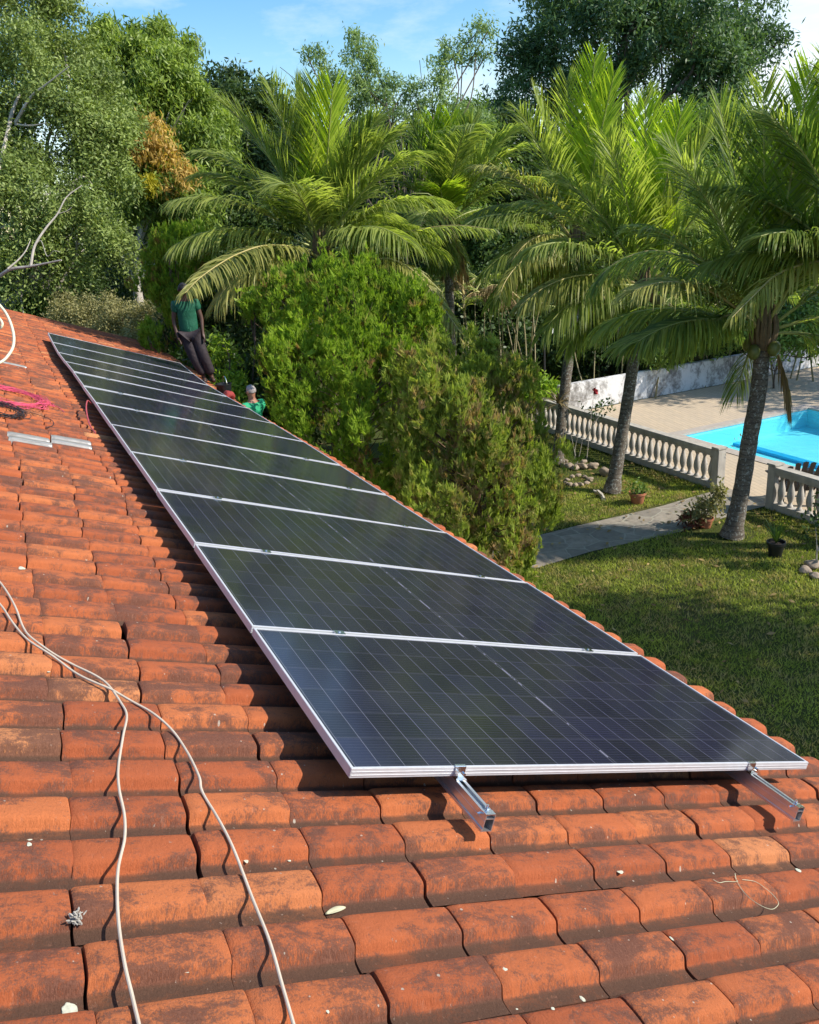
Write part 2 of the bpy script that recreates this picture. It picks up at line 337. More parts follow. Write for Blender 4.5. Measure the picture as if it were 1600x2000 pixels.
# ------------------------------------------------------------------ roof
def build_roof():
    house = empty('house', (8, 1.5, 0))
    tag(house, 'house under an old orange terracotta tiled roof that carries the row of solar panels', 'house')
    inv = Matrix.Translation((-8, -1.5, 0))
    PX, PY = 0.1945, 0.3245
    prof = np.array([[0.000, 0.000], [0.020, -0.001], [0.040, 0.001], [0.046, 0.004], [0.051, 0.014], [0.057, 0.028], [0.062, 0.0355], [0.069, 0.0395],
                     [0.085, 0.0415], [0.115, 0.042], [0.145, 0.041], [0.158, 0.038], [0.167, 0.029], [0.176, 0.012], [0.184, 0.003], [0.201, -0.004]])
    m = len(prof); ys = np.array([0.0, 0.006, 0.03, 0.16, 0.29, 0.315, 0.3205]); dz = np.array([-0.006, -0.001, 0.0015, 0.0015, 0.0005, -0.0015, -0.006])
    k = len(ys)
    V = []; F = []; rnd = []; low = []; UV = []; clear = []
    VC = []; FC = []; UVC = []; lowC = []; rc = []
    nv = 0; nc = 0
    r2 = np.random.default_rng(3)
    rows = range(-22, 102); y_start = -0.815 - 14 * PY
    # translucent tiles replaced in two courses: (row, column) pairs measured on the photograph
    cl = set()
    for px, py in ((50, 858), (130, 868), (50, 717)):
        q = on_roof(px, py, 0.15); ii = int(round((q[0] - 0.10) / PX)); jj = int(math.floor((q[1] - y_start) / PY)); cl.add((ii, jj))
        if px != 50 or py > 800: cl.add((ii + 1, jj))
    grid_q = [(i, j) for i in range(k - 1) for j in range(m - 1)]
    fq = np.array([(i * m + j, i * m + j + 1, (i + 1) * m + j + 1, (i + 1) * m + j) for i, j in grid_q])
    # skirts closing both ends and both sides down to the base
    for i in rows:
        wob = r2.normal(0, 0.003); yo = r2.normal(0, 0.010) + 0.012 * math.sin(i * 0.37)
        for j in range(0, 25):
            y0 = y_start + j * PY + yo; x0 = i * PX - 0.045 + wob
            if x0 > 19.5: continue
            if y0 + 0.2 > 2.80: continue
            jx, jy, jz = r2.normal(0, 0.0020), r2.normal(0, 0.0035), r2.normal(0, 0.0014)
            rz = r2.normal(0, 0.005); tilt = r2.normal(0.0005, 0.0010); roll = r2.normal(0, 0.008)
            hs = 1 + r2.normal(0, 0.035)
            P = np.zeros((k, m, 3))
            P[..., 0] = prof[None, :, 0]; P[..., 1] = ys[:, None]
            P[..., 2] = prof[None, :, 1] * hs
            P[..., 2] += dz[:, None] * np.clip(prof[None, :, 1] * 25, 0.15, 1) - tilt * (ys[:, None] / PY - 0.5) * 2 + roll * (prof[None, :, 0] - 0.1)
            P[..., 0] -= 0.1; P[..., 1] -= 0.16
            X = P[..., 0] * math.cos(rz) - P[..., 1] * math.sin(rz); Y = P[..., 0] * math.sin(rz) + P[..., 1] * math.cos(rz)
            X += 0.1 + x0 + jx; Y += 0.16 + y0 + jy
            Z = P[..., 2] + jz
            isclear = (i, j) in cl
            zz = 0.182 - Z + sag(X, Y)
            W = np.stack([X, Y, zz], -1)
            sk = W[[0, -1]].copy(); sk[..., 2] += 0.045; sk[0, :, 1] += 0.002; sk[1, :, 1] -= 0.002
            W = W.reshape(-1, 3); sk = sk.reshape(-1, 3)
            fs = [(c, c + 1, k * m + c + 1, k * m + c) for c in range(m - 1)] + [((k - 1) * m + c + 1, (k - 1) * m + c, k * m + m + c, k * m + m + c + 1) for c in range(m - 1)]
            ff = np.vstack([fq, np.array(fs)])
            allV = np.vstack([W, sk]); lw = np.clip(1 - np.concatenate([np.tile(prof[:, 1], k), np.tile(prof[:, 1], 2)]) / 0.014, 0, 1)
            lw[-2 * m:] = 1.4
            uv = np.stack([allV[:, 0], allV[:, 1]], -1)
            wv = AO + allV @ ARR.T - np.array([8, 1.5, 0])
            rv = r2.random()
            if isclear:
                VC.append(wv); FC.append(ff + nc); nc += len(wv); UVC.append(uv)
            else:
                V.append(wv); F.append(ff + nv); nv += len(wv); UV.append(uv); low.append(lw); rnd.append(np.full(len(ff), rv ** 1.15))
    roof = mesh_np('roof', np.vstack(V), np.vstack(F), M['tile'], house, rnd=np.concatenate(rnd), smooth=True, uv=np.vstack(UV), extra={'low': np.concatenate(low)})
    roof.data.set_sharp_from_angle(angle=R(50))
    if VC:
        for a in range(len(VC)):
            o = mesh_np('clear_roof_tile', VC[a], FC[a] - FC[a].min(), M['clear'], roof, smooth=True, uv=UVC[a])
            o['label'] = 'weathered grey translucent tile'
    # boards and battens below the tiles
    b = MB()
    def slab(x0, x1, y0, y1, z0, z1):
        P = [rp(x, y, z + (0 if z > .25 else 0)) - np.array([8, 1.5, 0]) for x in (x0, x1) for y in (y0, y1) for z in (z0, z1)]
        return P, [(0, 1, 3, 2), (4, 6, 7, 5), (0, 4, 5, 1), (2, 3, 7, 6), (0, 2, 6, 4), (1, 5, 7, 3)]
    P, Fc = slab(-4.3, 19.5, -5.3, 2.70, 0.232, 0.262); b.add(P, Fc); b.build('roof_deck', M['under'], house)
    b = MB(); P, Fc = slab(-4.3, 19.5, 2.702, 2.73, 0.215, 0.40); b.add(P, Fc); b.build('fascia', M['fascia'], house)
    # back slope and walls
    ridge = rp(0, -5.3, 0.2)
    b = MB()
    rz = ridge[2]; ry = ridge[1]
    b.add(np.array([[x, y, z] for x in (-4.3, 19.5) for y, z in ((ry, rz - .02), (ry + 7.4, rz - 2.7), (ry + 7.4, rz - 2.78), (ry, rz - .1))]) - np.array([8, 1.5, 0]),
          [(0, 1, 2, 3), (4, 7, 6, 5), (0, 4, 5, 1), (1, 5, 6, 2), (2, 6, 7, 3), (3, 7, 4, 0)]); b.build('back_roof', M['under'], house)
    cap = MB()
    for i in range(70):
        x = -4.2 + i * 0.34
        V2 = []; n = 8
        for e in (0, 1):
            rr = 0.115 if e == 0 else 0.10
            for a in range(n + 1):
                th = math.pi * a / n
                V2.append((x + e * 0.37 - 8, ry - rr * math.cos(th) - 1.5, rz - 0.02 + rr * 0.8 * math.sin(th)))
        cap.add(V2, [(a, a + 1, n + 2 + a, n + 1 + a) for a in range(n)])
    cap.build('ridge_tiles', M['under'] if False else M['tile'], house)
    b = MB()
    yf, yb = -1.95, ry + 6.6
    zf = 3.0; hz = rz - 0.45
    poly = [(yf, 0), (yf, zf), (ry, hz), (yb, rz - 2.9), (yb, 0)]
    V3 = [(x - 8, y - 1.5, z) for x in (-3.8, 19.0) for y, z in poly]
    b.add(V3, [(0, 1, 2, 3, 4), (9, 8, 7, 6, 5)] + [(i, (i + 1) % 5, 5 + (i + 1) % 5, 5 + i) for i in range(5)])
    b.build('wall', M['stucco'], house)
    return house, roof
house, roof = build_roof()
roof_inv = np.array([8, 1.5, 0])

# ------------------------------------------------------------------ solar panels
def panel_meshes():
    LX, LY, H, B = PITCH - 0.020, PW, 0.035, 0.011
    f = MB()
    # frame: four hollow-looking bars, with a shallow groove along the outside
    def bar(c, d): f.box(c, d, bev=0.0012)
    bar((B / 2, LY / 2, -H / 2 + .001), (B, LY, H)); bar((LX - B / 2, LY / 2, -H / 2 + .001), (B, LY, H))
    bar((LX / 2, B / 2, -H / 2 + .001), (LX - 2 * B, B, H)); bar((LX / 2, LY - B / 2, -H / 2 + .001), (LX - 2 * B, B, H))
    # groove ribs on outer faces (a raised line two thirds down)
    for zz in (-0.012, -0.024):
        f.box((-0.0008, LY / 2, zz), (0.0016, LY - 0.01, 0.002)); f.box((LX / 2, -0.0008, zz), (LX - 0.01, 0.0016, 0.002))
    me = f.build('frame', M['alu']); fm = me.data; bpy.data.objects.remove(me)
    g = bpy.data.meshes.new('glass')
    # laminate with real thickness
    z0, z1 = -0.0022, -0.0072
    x0, x1, y0, y1 = B, LX - B, B, LY - B
    V = [(x0, y0, z0), (x1, y0, z0), (x1, y1, z0), (x0, y1, z0), (x0, y0, z1), (x1, y0, z1), (x1, y1, z1), (x0, y1, z1)]
    g.from_pydata(V, [], [(0, 1, 2, 3), (7, 6, 5, 4), (0, 4, 5, 1), (1, 5, 6, 2), (2, 6, 7, 3), (3, 7, 4, 0)])
    ul = g.uv_layers.new(name='UVMap')
    for lp in g.loops:
        v = V[lp.vertex_index]; ul.data[lp.index].uv = (v[1] - LY / 2, v[0] - LX / 2)
    g.materials.append(M['cells'])
    j = MB()
    for yy in (LY * .5,): j.box((LX / 2, yy, -0.014), (0.05, 0.11, 0.0125), bev=0.002)
    jb = j.build('junction_box', M['black']); jm = jb.data; bpy.data.objects.remove(jb)
    return fm, g, jm
FM, GM, JM = panel_meshes()
ORD = ['nearest', 'second', 'third', 'fourth', 'fifth', 'sixth', 'seventh', 'eighth', 'ninth', 'tenth', 'eleventh', 'farthest']
for i in range(12):
    a = rp(i * PITCH + 0.010, 0, zL[i]); b = rp((i + 1) * PITCH - 0.01, 0, zL[i + 1])
    c = rp(i * PITCH + 0.010, PW, zR[i]); d = rp((i + 1) * PITCH - .01, PW, zR[i + 1])
    ex = Vector(b - a + d - c).normalized(); ey = Vector(c - a + d - b); ey = (ey - ex * ey.dot(ex)).normalized(); ez = -ex.cross(ey)
    # local frame is (along the row, down the slope, up out of the roof): left handed, so mirror through y
    p = empty('solar_panel')
    cen = (a + b + c + d) / 4
    O = Vector(cen) - ex * (PITCH - .02) / 2 + ey * PW / 2      # start at the lower edge so that the frame is right handed
    yv = -ey; zv = ex.cross(yv)
    mwp = Matrix(((ex.x, yv.x, zv.x, O.x), (ex.y, yv.y, zv.y, O.y), (ex.z, yv.z, zv.z, O.z), (0, 0, 0, 1)))
    p.matrix_world = mwp
    nm = ('nearest solar panel of the row, right beside the bare rail ends' if i == 0 else
          'farthest solar panel, at the top left end of the row' if i == 11 else
          '%s solar panel in the row, counting from the bare rail ends' % ORD[i])
    tag(p, nm, 'solar panel', 'solar panels in one row on the tiled roof')
    for nme, me in (('frame', FM), ('glass', GM), ('junction_box', JM)):
        o = bpy.data.objects.new(nme, me); COL.objects.link(o); o.parent = p

# ------------------------------------------------------------------ rails with clamps
def local_arr(b, pts, F): return b.add([rp(*q) for q in pts], F)
def abox(b, x0, x1, y0, y1, z0, z1):
    """box in roof coordinates; z grows into the roof"""
    P = [rp(x, y, z) for x in (x0, x1) for y in (y0, y1) for z in (z0, z1)]
    b.add(P, [(0, 1, 3, 2), (4, 6, 7, 5), (0, 4, 5, 1), (2, 3, 7, 6), (0, 2, 6, 4), (1, 5, 7, 3)])
for ry_, x_start, lab in ((0.415, -0.215, 'upper aluminium mounting rail under the panels, its slotted end bare over the tiles'),
                          (1.90, -0.262, 'lower aluminium mounting rail under the panels, nearer the lawn')):
    r = empty('mounting_rail', tuple(rp(x_start, ry_, .10)))
    tag(r, lab, 'mounting rail', 'rails that carry the solar panels'); o0 = rp(x_start, ry_, .10)
    b = MB(); segs = [(x_start, 1.0)] + [(1.0 + 1.3 * k, 1.0 + 1.3 * (k + 1)) for k in range(10)]
    for x0, x1 in segs:
        x1 = min(x1, 13.95)
        s0 = float(sag(x0, ry_)); s1 = float(sag(x1, ry_))
        def bx(y0, y1, z0, z1):
            P = [rp(x, y, z + s) - o0 for x, s in ((x0, s0), (x1, s1)) for y in (y0, y1) for z in (z0, z1)]
            b.add(P, [(0, 1, 3, 2), (4, 6, 7, 5), (0, 4, 5, 1), (2, 3, 7, 6), (0, 2, 6, 4), (1, 5, 7, 3)])
        w_ = 0.019
        bx(ry_ - w_, ry_ - w_ + .003, .038, .098); bx(ry_ + w_ - .003, ry_ + w_, .038, .098)     # two webs
        bx(ry_ - w_ + .003, ry_ + w_ - .003, .095, .098)                                          # bottom
        bx(ry_ - w_ + .003, ry_ + w_ - .003, .052, .0545)                                         # slot floor
        bx(ry_ - w_ + .003, ry_ - .008, .038, .0405); bx(ry_ + .008, ry_ + w_ - .003, .038, .0405)  # lips
        bx(ry_ - w_ - .004, ry_ - w_, .088, .098)                                                 # foot flange
        bx(ry_ - w_ - .0012, ry_ - w_, .060, .063)
    b.build('extrusion', M['alu2'], r)
    # clamps
    for i in range(13):
        x = i * PITCH; s = float(sag(x, ry_)); b = MB()
        def cb(x0, x1, y0, y1, z0, z1):
            P = [rp(xx, y, z + s) - o0 for xx in (x0, x1) for y in (y0, y1) for z in (z0, z1)]
            b.add(P, [(0, 1, 3, 2), (4, 6, 7, 5), (0, 4, 5, 1), (2, 3, 7, 6), (0, 2, 6, 4), (1, 5, 7, 3)])
        if i == 0 or i == 12:
            sgn = 1 if i == 0 else -1
            xe = x + sgn * .0085
            cb(min(xe, xe - sgn * .004), max(xe, xe - sgn * .004), ry_ - .021, ry_ + .021, -.004, .037)
            cb(min(xe, xe + sgn * .010), max(xe, xe + sgn * .010), ry_ - .021, ry_ + .021, -.006, -.0022)
            cb(min(xe - sgn * .004, xe - sgn * .028), max(xe - sgn * .004, xe - sgn * .028), ry_ - .021, ry_ + .021, .033, .0378)
            cb(min(xe - sgn * .004, xe - sgn * .024), max(xe - sgn * .004, xe - sgn * .024), ry_ - .021, ry_ - .017, .004, .033)
        else:
            cb(x - .018, x + .018, ry_ - .025, ry_ + .025, -.0062, -.0022); cb(x - .007, x + .007, ry_ - .025, ry_ + .025, -.0022, .02)
        b.tube([rp(x - (0.012 if i == 0 else 0), ry_, -.012 + s) - o0 if i else rp(x - .010, ry_, .010) - o0, rp(x - (.024 if i == 0 else 0), ry_, (-.002 if i else .010) + s) - o0], .0065, 6)
        b.build('clamp', M['steel'], r)
    b = MB()
    xe = x_start + .03
    b.tube([rp(xe, ry_, .030) - o0, rp(xe, ry_, .052) - o0], .009, 6); b.tube([rp(xe, ry_, .020) - o0, rp(xe, ry_, .052) - o0], .0045, 8)
    b.tube([rp(xe, ry_ - .034, .050) - o0, rp(xe, ry_ - .010, .046) - o0], .004, 8)
    abox_pts = [rp(x, y, z) - o0 for x in (x_start - .002, x_start + .022) for y in (ry_ - .022, ry_ + .016) for z in (.034, .0375)]
    b.add(abox_pts, [(0, 1, 3, 2), (4, 6, 7, 5), (0, 4, 5, 1), (2, 3, 7, 6), (0, 2, 6, 4), (1, 5, 7, 3)])
    b.build('end_bolt', M['steel'], r)
    # roof hooks
    for hx in (0.45, 1.9, 3.4, 4.9, 6.4, 7.9, 9.4, 10.9, 12.4, 13.6):
        b = MB(); s = float(sag(hx, ry_))
        P = spline([rp(hx, ry_ + .03, .075 + s) - o0, rp(hx, ry_ + .03, .13 + s) - o0, rp(hx, ry_ - .03, .165 + s) - o0, rp(hx, ry_ - .05, .24 + s) - o0], 4)
        b.tube(P, .008, 6); b.build('roof_hook', M['steel'], r)

# ------------------------------------------------------------------ cables on the roof
def roof_line(pts, lift, k=10, relax=0.0):
    P = []
    for px, py in pts:
        q = on_roof(px, py, 0.14 - lift); P.append(rp(q[0], q[1], 0.14 - lift + float(sag(q[0], q[1]))))
    return spline(P, k)
def cable(name, pts, rad, mat, label, cat, lift=None, wav=0.004, group=None):
    P = roof_line(pts, rad + .0035 if lift is None else lift)
    s = np.linspace(0, len(P) * .4, len(P))
    up = -ARR[:, 2]
    P = P + up[None, :] * ((1 + np.sin(s * .55 + len(pts))) * wav)[:, None]
    b = MB(); b.tube(P - P[0], rad, 8); o = b.build(name, mat, None, True); o.location = P[0]
    return tag(o, label, cat, group)
cable('power_cable', [(-40, 1095), (0, 1140), (28, 1185), (44, 1222), (60, 1246), (95, 1272), (140, 1296), (180, 1318), (212, 1340), (236, 1372), (247, 1400), (240, 1440), (231, 1500), (232, 1545),
                      (243, 1595), (243, 1640), (230, 1700), (229, 1760), (234, 1830), (243, 1890), (258, 1945), (272, 2010), (285, 2080)], 0.0042, M['cable'],
      'left cream cable snaking straight down over the tiles to the bottom edge', 'cable', wav=0.003, group='cream cables on the tiles')
cable('power_cable', [(-40, 1135), (0, 1182), (20, 1212), (45, 1240), (70, 1262), (110, 1288), (150, 1315), (190, 1337), (225, 1352), (262, 1372), (300, 1397), (340, 1432), (366, 1470), (388, 1520),
                      (394, 1545), (420, 1590), (450, 1650), (476, 1710), (500, 1775), (528, 1850), (550, 1920), (573, 2005), (590, 2080)], 0.0042, M['cable'],
      'right cream cable curving diagonally from the left edge to the bottom centre', 'cable', wav=0.003, group='cream cables on the tiles')
# tangled coils
def coil(name, cx, cy, wx, wy, turns, rad, mat, label, cat, seed, tail=None):
    rr = np.random.default_rng(seed); P = []
    n = turns * 10
    for i in range(n):
        a = i / 10 * 2 * math.pi + rr.normal(0, .25); r = 0.55 + 0.45 * rr.random()
        q = on_roof(cx + wx * r * math.cos(a) * .5, cy + wy * r * math.sin(a) * .5 + (wx * r * math.cos(a) * .5) * 0.22, 0.14)
        P.append(rp(q[0], q[1], 0.135 - rr.random() * 0.035 + float(sag(q[0], q[1]))))
    if tail:
        for px, py in tail:
            q = on_roof(px, py, .14); P.append(rp(q[0], q[1], 0.135 + float(sag(q[0], q[1]))))
    P = spline(P, 4); b = MB(); b.tube(P - P[0], rad, 6); o = b.build(name, mat, None, True); o.location = P[0]
    return tag(o, label, cat)
coil('cable_coil', 15, 778, 200, 36, 12, .0032, M['pink'], 'tangled bright pink cable heaped on the tiles at the left edge', 'cable coil', 4, [(80, 790), (110, 795), (125, 806)])
coil('cable_coil', 8, 806, 100, 28, 11, .0032, M['black'], 'tangled black cable below the pink one', 'cable coil', 5, [(50, 805), (75, 812), (100, 822), (104, 832), (88, 838)])
P = [rp(*on_roof(px, py, .14)[:2], 0.13 - h) for px, py, h in ((186, 848, 0), (174, 835, .02), (165, 820, .09), (166, 809, .13), (176, 806, .08))]
P = spline(P, 8); b = MB(); b.tube(P - P[0], .007, 8); o = b.build('cable_end', M['redwire'], None, True); o.location = P[0]
tag(o, 'short red cable end curling up beside the panel edge', 'cable')
# cream hose hanging in a loop at the far left
P = [at(-60, 560, 5.3), at(-30, 570, 5.3), at(0, 597, 5.3), at(16, 620, 5.3), at(26, 650, 5.25), at(26, 675, 5.2), at(16, 694, 5.15), at(0, 708, 5.1), at(-40, 722, 5.0), at(-90, 728, 4.9)]
P = spline(P, 8); b = MB(); b.tube(P - P[0], .0085, 10)
P2 = spline([at(-40, 606, 5.35), at(-8, 618, 5.35), at(3, 628, 5.35), at(3, 638, 5.35), at(-10, 646, 5.35), at(-40, 650, 5.3)], 8); b.tube(P2 - P[0], .0085, 10)
o = b.build('garden_hose', M['hose'], None, True); o.location = P[0]
tag(o, 'cream hose standing in a loop above the roof at the left edge', 'hose')

# small litter on the tiles
def blob(name, c, r, mat, label, cat, seed=0, flat=0.5, parent=None, detail=2, rough=0.25):
    bm = bmesh.new(); bmesh.ops.create_icosphere(bm, subdivisions=detail, radius=1.0)
    V = np.array([v.co[:] for v in bm.verts]); n = pnoise(V, 2.3, seed) * rough + pnoise(V, 6, seed + 3) * rough * .35
    for v, k_ in zip(bm.verts, n): v.co = Vector((v.co.x * r * (1 + k_), v.co.y * r * (1 + k_) * (0.75 + 0.25 * math.sin(seed)), v.co.z * r * flat * (1 + k_)))
    me = bpy.data.meshes.new(name); bm.to_mesh(me); bm.free(); me.polygons.foreach_set('use_smooth', np.ones(len(me.polygons), bool)); o = link_mesh(name, me, mat, parent)
    o.location = c
    if label: tag(o, label, cat)
    return o
TP = np.array([[0.000, 0.000], [0.020, -0.001], [0.040, 0.001], [0.046, 0.004], [0.051, 0.014], [0.057, 0.028], [0.062, 0.0355], [0.069, 0.0395],
                     [0.085, 0.0415], [0.115, 0.042], [0.145, 0.041], [0.158, 0.038], [0.167, 0.029], [0.176, 0.012], [0.184, 0.003], [0.1945, 0.000]])
def roof_at(px, py, z=0.139):
    for z in np.arange(.139, .19, .001):
        q = on_roof(px, py, z)
        if .182 - np.interp((q[0] + .045) % .1945, TP[:, 0], TP[:, 1]) <= z: break
    return rp(q[0], q[1], z + float(sag(q[0], q[1]))), q
tiltq = Matrix(((1, 0, 0), (0, C20, -S20), (0, S20, C20))).to_euler()
for k_, (px, py, r_) in enumerate(((135, 1974, .021), (56, 1641, .013), (57, 1649, .008), (480, 1680, .013), (362, 1893, .011), (1211, 1702, .012), (1138, 1951, .010), (1302, 1735, .010), (835, 1905, .008),
                                   (987, 1892, .010), (1312, 1833, .008), (990, 1975, .005), (1010, 1972, .005), (42, 1111, .02), (168, 1095, .012), (565, 1680, .006), (1560, 1700, .011), (95, 1310, .010), (640, 1975, .006), (1080, 1970, .005))):
    p_, q = roof_at(px, py)
    o = blob('lichen_patch', p_ - roof_inv, r_, M['lichen'], None, None, k_ * 1.7, 0.09, roof, 4, .22); o.rotation_euler = tiltq
p_, q = roof_at(150, 1800, .15)
leafm = simple('dry_leaf', (0.50, 0.47, 0.30), 0.7, var=0.2, scale=20)
b = MB(); rr = np.random.default_rng(2)
for i in range(60):
    d = rr.normal(size=3); d /= np.linalg.norm(d); c_ = rr.normal(size=3) * .006
    b.tube([c_, c_ + d * .009 * rr.random(), c_ + d * .012], [.002, .0025, .001], 5)
o = b.build('lichen_clump', simple('grey_lichen', (0.36, 0.33, 0.28), .9, var=.4, scale=60), None); o.location = p_ + np.array([0, 0, .012]); tag(o, 'crumpled grey lichen clump lying in a tile channel', 'lichen clump')
p_, q = roof_at(655, 1783, .142)
n_ = 9; V = []; F = []
for i in range(n_):
    t_ = i / (n_ - 1); hw = .0105 * math.sin(math.pi * min(1, t_ * .93 + .04)) ** .7; x = (t_ - .5) * .066
    for e in (-1, 0, 1): V.append((x * .25 + e * hw, -x, .004 * math.sin(3 * t_) + (abs(e) * .004) + .003))
for i in range(n_ - 1):
    for e in (0, 1): F.append((i * 3 + e, i * 3 + e + 1, i * 3 + e + 4, i * 3 + e + 3))
b = MB(); b.add(V, F); o = b.build('fallen_leaf', leafm, None, True); md = o.modifiers.new('s', 'SOLIDIFY'); md.thickness = .0006; o.location = p_; o.rotation_euler = tiltq
tag(o, 'single pale fallen leaf lying on the tiles', 'leaf')
tw = [(1393, 1718), (1405, 1724), (1418, 1722), (1440, 1722), (1437, 1716), (1436, 1706), (1440, 1722), (1455, 1745), (1475, 1762), (1498, 1774), (1512, 1775), (1521, 1764), (1512, 1750), (1495, 1735), (1475, 1722), (1450, 1718)]
P = roof_line(tw, .004, 5); b = MB(); b.tube(P - P[0], .0011, 5); o = b.build('dry_twig', leafm, None); o.location = P[0]; tag(o, 'thin dry looping twig on the tiles at the lower right', 'twig')

# ------------------------------------------------------------------ ground, lawn, path, pool deck
def sheet(name, poly_list, z, mat, kind='structure', uvscale=None):
    b = MB()
    for p in poly_list: b.add([(x, y, z) for x, y in p], [tuple(range(len(p)))])
    o = b.build(name, mat); o['kind'] = kind; return o
PX0, PX1, PY0, PY1 = 3.0, 13.68, -18.5, -14.05       # pool opening
def mk_ground():
    m, t, b = mat_new('soil_and_grass')
    n1 = noise(t, 0.35, 6, 0.6); n2 = noise(t, 9, 6, 0.7); n3 = noise(t, 70, 4, 0.7)
    g = math_n(t, 'ADD', math_n(t, 'MULTIPLY', n1, 0.6), math_n(t, 'MULTIPLY', n2, 0.4))
    c = ramp(t, [(0.3, (0.045, 0.065, 0.016)), (0.5, (0.09, 0.11, 0.028)), (0.66, (0.18, 0.15, 0.06))], g)
    c = mixc(t, math_n(t, 'MULTIPLY', n3, 0.6), c, (0.02, 0.028, 0.008)); t.links.new(c, b.inputs['Base Color'])
    b.inputs['Roughness'].default_value = 0.95; b.inputs['Specular IOR Level'].default_value = 0.1; bump(t, b, n3, 0.8, 0.03); return m
M['ground'] = mk_ground()
def holed(x0, x1, y0, y1):
    return [[(x0, y0), (x1, y0), (x1, PY0), (x0, PY0)], [(x0, PY0), (PX0, PY0), (PX0, PY1), (x0, PY1)],
            [(PX1, PY0), (x1, PY0), (x1, PY1), (PX1, PY1)], [(x0, PY1), (x1, PY1), (x1, y1), (x0, y1)]]
sheet('ground', holed(-500, 900, -600, 500), 0.0, M['ground'])
def mk_deck():
    m, t, b = mat_new('stone_strips')
    c = N(t, 'ShaderNodeTexCoord'); mpp = N(t, 'ShaderNodeMapping'); mpp.inputs['Rotation'].default_value = (0, 0, R(14)); t.links.new(c.outputs['Object'], mpp.inputs[0])
    br = N(t, 'ShaderNodeTexBrick'); br.inputs['Scale'].default_value = 1.0; br.inputs['Brick Width'].default_value = 0.42; br.inputs['Row Height'].default_value = 0.115
    br.inputs['Mortar Size'].default_value = 0.007; br.inputs['Color1'].default_value = (0.52, 0.40, 0.27, 1); br.inputs['Color2'].default_value = (0.43, 0.34, 0.245, 1)
    br.inputs['Mortar'].default_value = (0.23, 0.18, 0.13, 1); br.inputs['Bias'].default_value = 0.1
    t.links.new(mpp.outputs[0], br.inputs['Vector'])
    n1 = noise(t, 2.2, 6, 0.65, stretch=(0.5, 2.2, 1)); n2 = noise(t, 12, 5, 0.7)
    c2 = mixc(t, math_n(t, 'MULTIPLY', n1, 0.75, True), br.outputs['Color'], (0.60, 0.48, 0.33)); k = N(t, 'ShaderNodeMapRange'); k.inputs[1].default_value = .55; k.inputs[2].default_value = .75; k.inputs[4].default_value = .5
    t.links.new(n2, k.inputs[0]); c2 = mixc(t, k.outputs[0], c2, (0.30, 0.22, 0.16)); t.links.new(c2, b.inputs['Base Color']); b.inputs['Roughness'].default_value = 0.85; bump(t, b, br.outputs['Fac'], -0.4, 0.006); return m
M['deck'] = mk_deck()
sheet('pool_deck', holed(1.0, 17.35, -27, -11.95), 0.010, M['deck'])
def mk_path():
    m, t, b = mat_new('grey_flagstones')
    c = N(t, 'ShaderNodeTexCoord'); nn = N(t, 'ShaderNodeTexNoise'); nn.inputs['Scale'].default_value = 3; t.links.new(c.outputs['Object'], nn.inputs['Vector'])
    wv = N(t, 'ShaderNodeMix', data_type='RGBA'); wv.inputs['Factor'].default_value = 0.12; t.links.new(c.outputs['Object'], wv.inputs['A']); t.links.new(nn.outputs['Color'], wv.inputs['B'])
    vo = N(t, 'ShaderNodeTexVoronoi', feature='DISTANCE_TO_EDGE'); vo.inputs['Scale'].default_value = 2.4; t.links.new(wv.outputs['Result'], vo.inputs['Vector'])
    v2 = N(t, 'ShaderNodeTexVoronoi'); v2.inputs['Scale'].default_value = 2.4; t.links.new(wv.outputs['Result'], v2.inputs['Vector'])
    n1 = noise(t, 5, 7, 0.7); st = ramp(t, [(0.25, (0.17, 0.145, 0.115)), (0.5, (0.29, 0.25, 0.20)), (0.8, (0.42, 0.365, 0.295))], n1)
    vv = N(t, 'ShaderNodeSeparateXYZ'); t.links.new(v2.outputs['Color'], vv.inputs[0]); st = mixc(t, math_n(t, 'MULTIPLY', vv.outputs[0], .45), st, (.13, .118, .10))
    e = math_n(t, 'LESS_THAN', vo.outputs['Distance'], 0.022); cc = mixc(t, math_n(t, 'MULTIPLY', e, 0.75), st, (0.36, 0.34, 0.27)); t.links.new(cc, b.inputs['Base Color'])
    b.inputs['Roughness'].default_value = 0.8; bump(t, b, n1, 0.4, 0.02); return m
M['path'] = mk_path()
pathL = [(10.05, -11.95), (10.02, -11.2), (9.95, -10.2), (9.97, -9.2), (10.02, -8.2), (10.02, -7.3), (10.0, -6.3), (9.9, -4.5), (9.9, -3.6)]
pathR = [(8.82, -11.95), (8.85, -11.2), (8.80, -10.5), (8.72, -9.6), (8.80, -8.7), (8.88, -7.7), (8.82, -6.7), (8.7, -5.5), (8.6, -3.6)]
quads = [[pathR[i], pathL[i], pathL[i + 1], pathR[i + 1]] for i in range(len(pathL) - 1)]
sheet('path', quads, 0.014, M['path'])
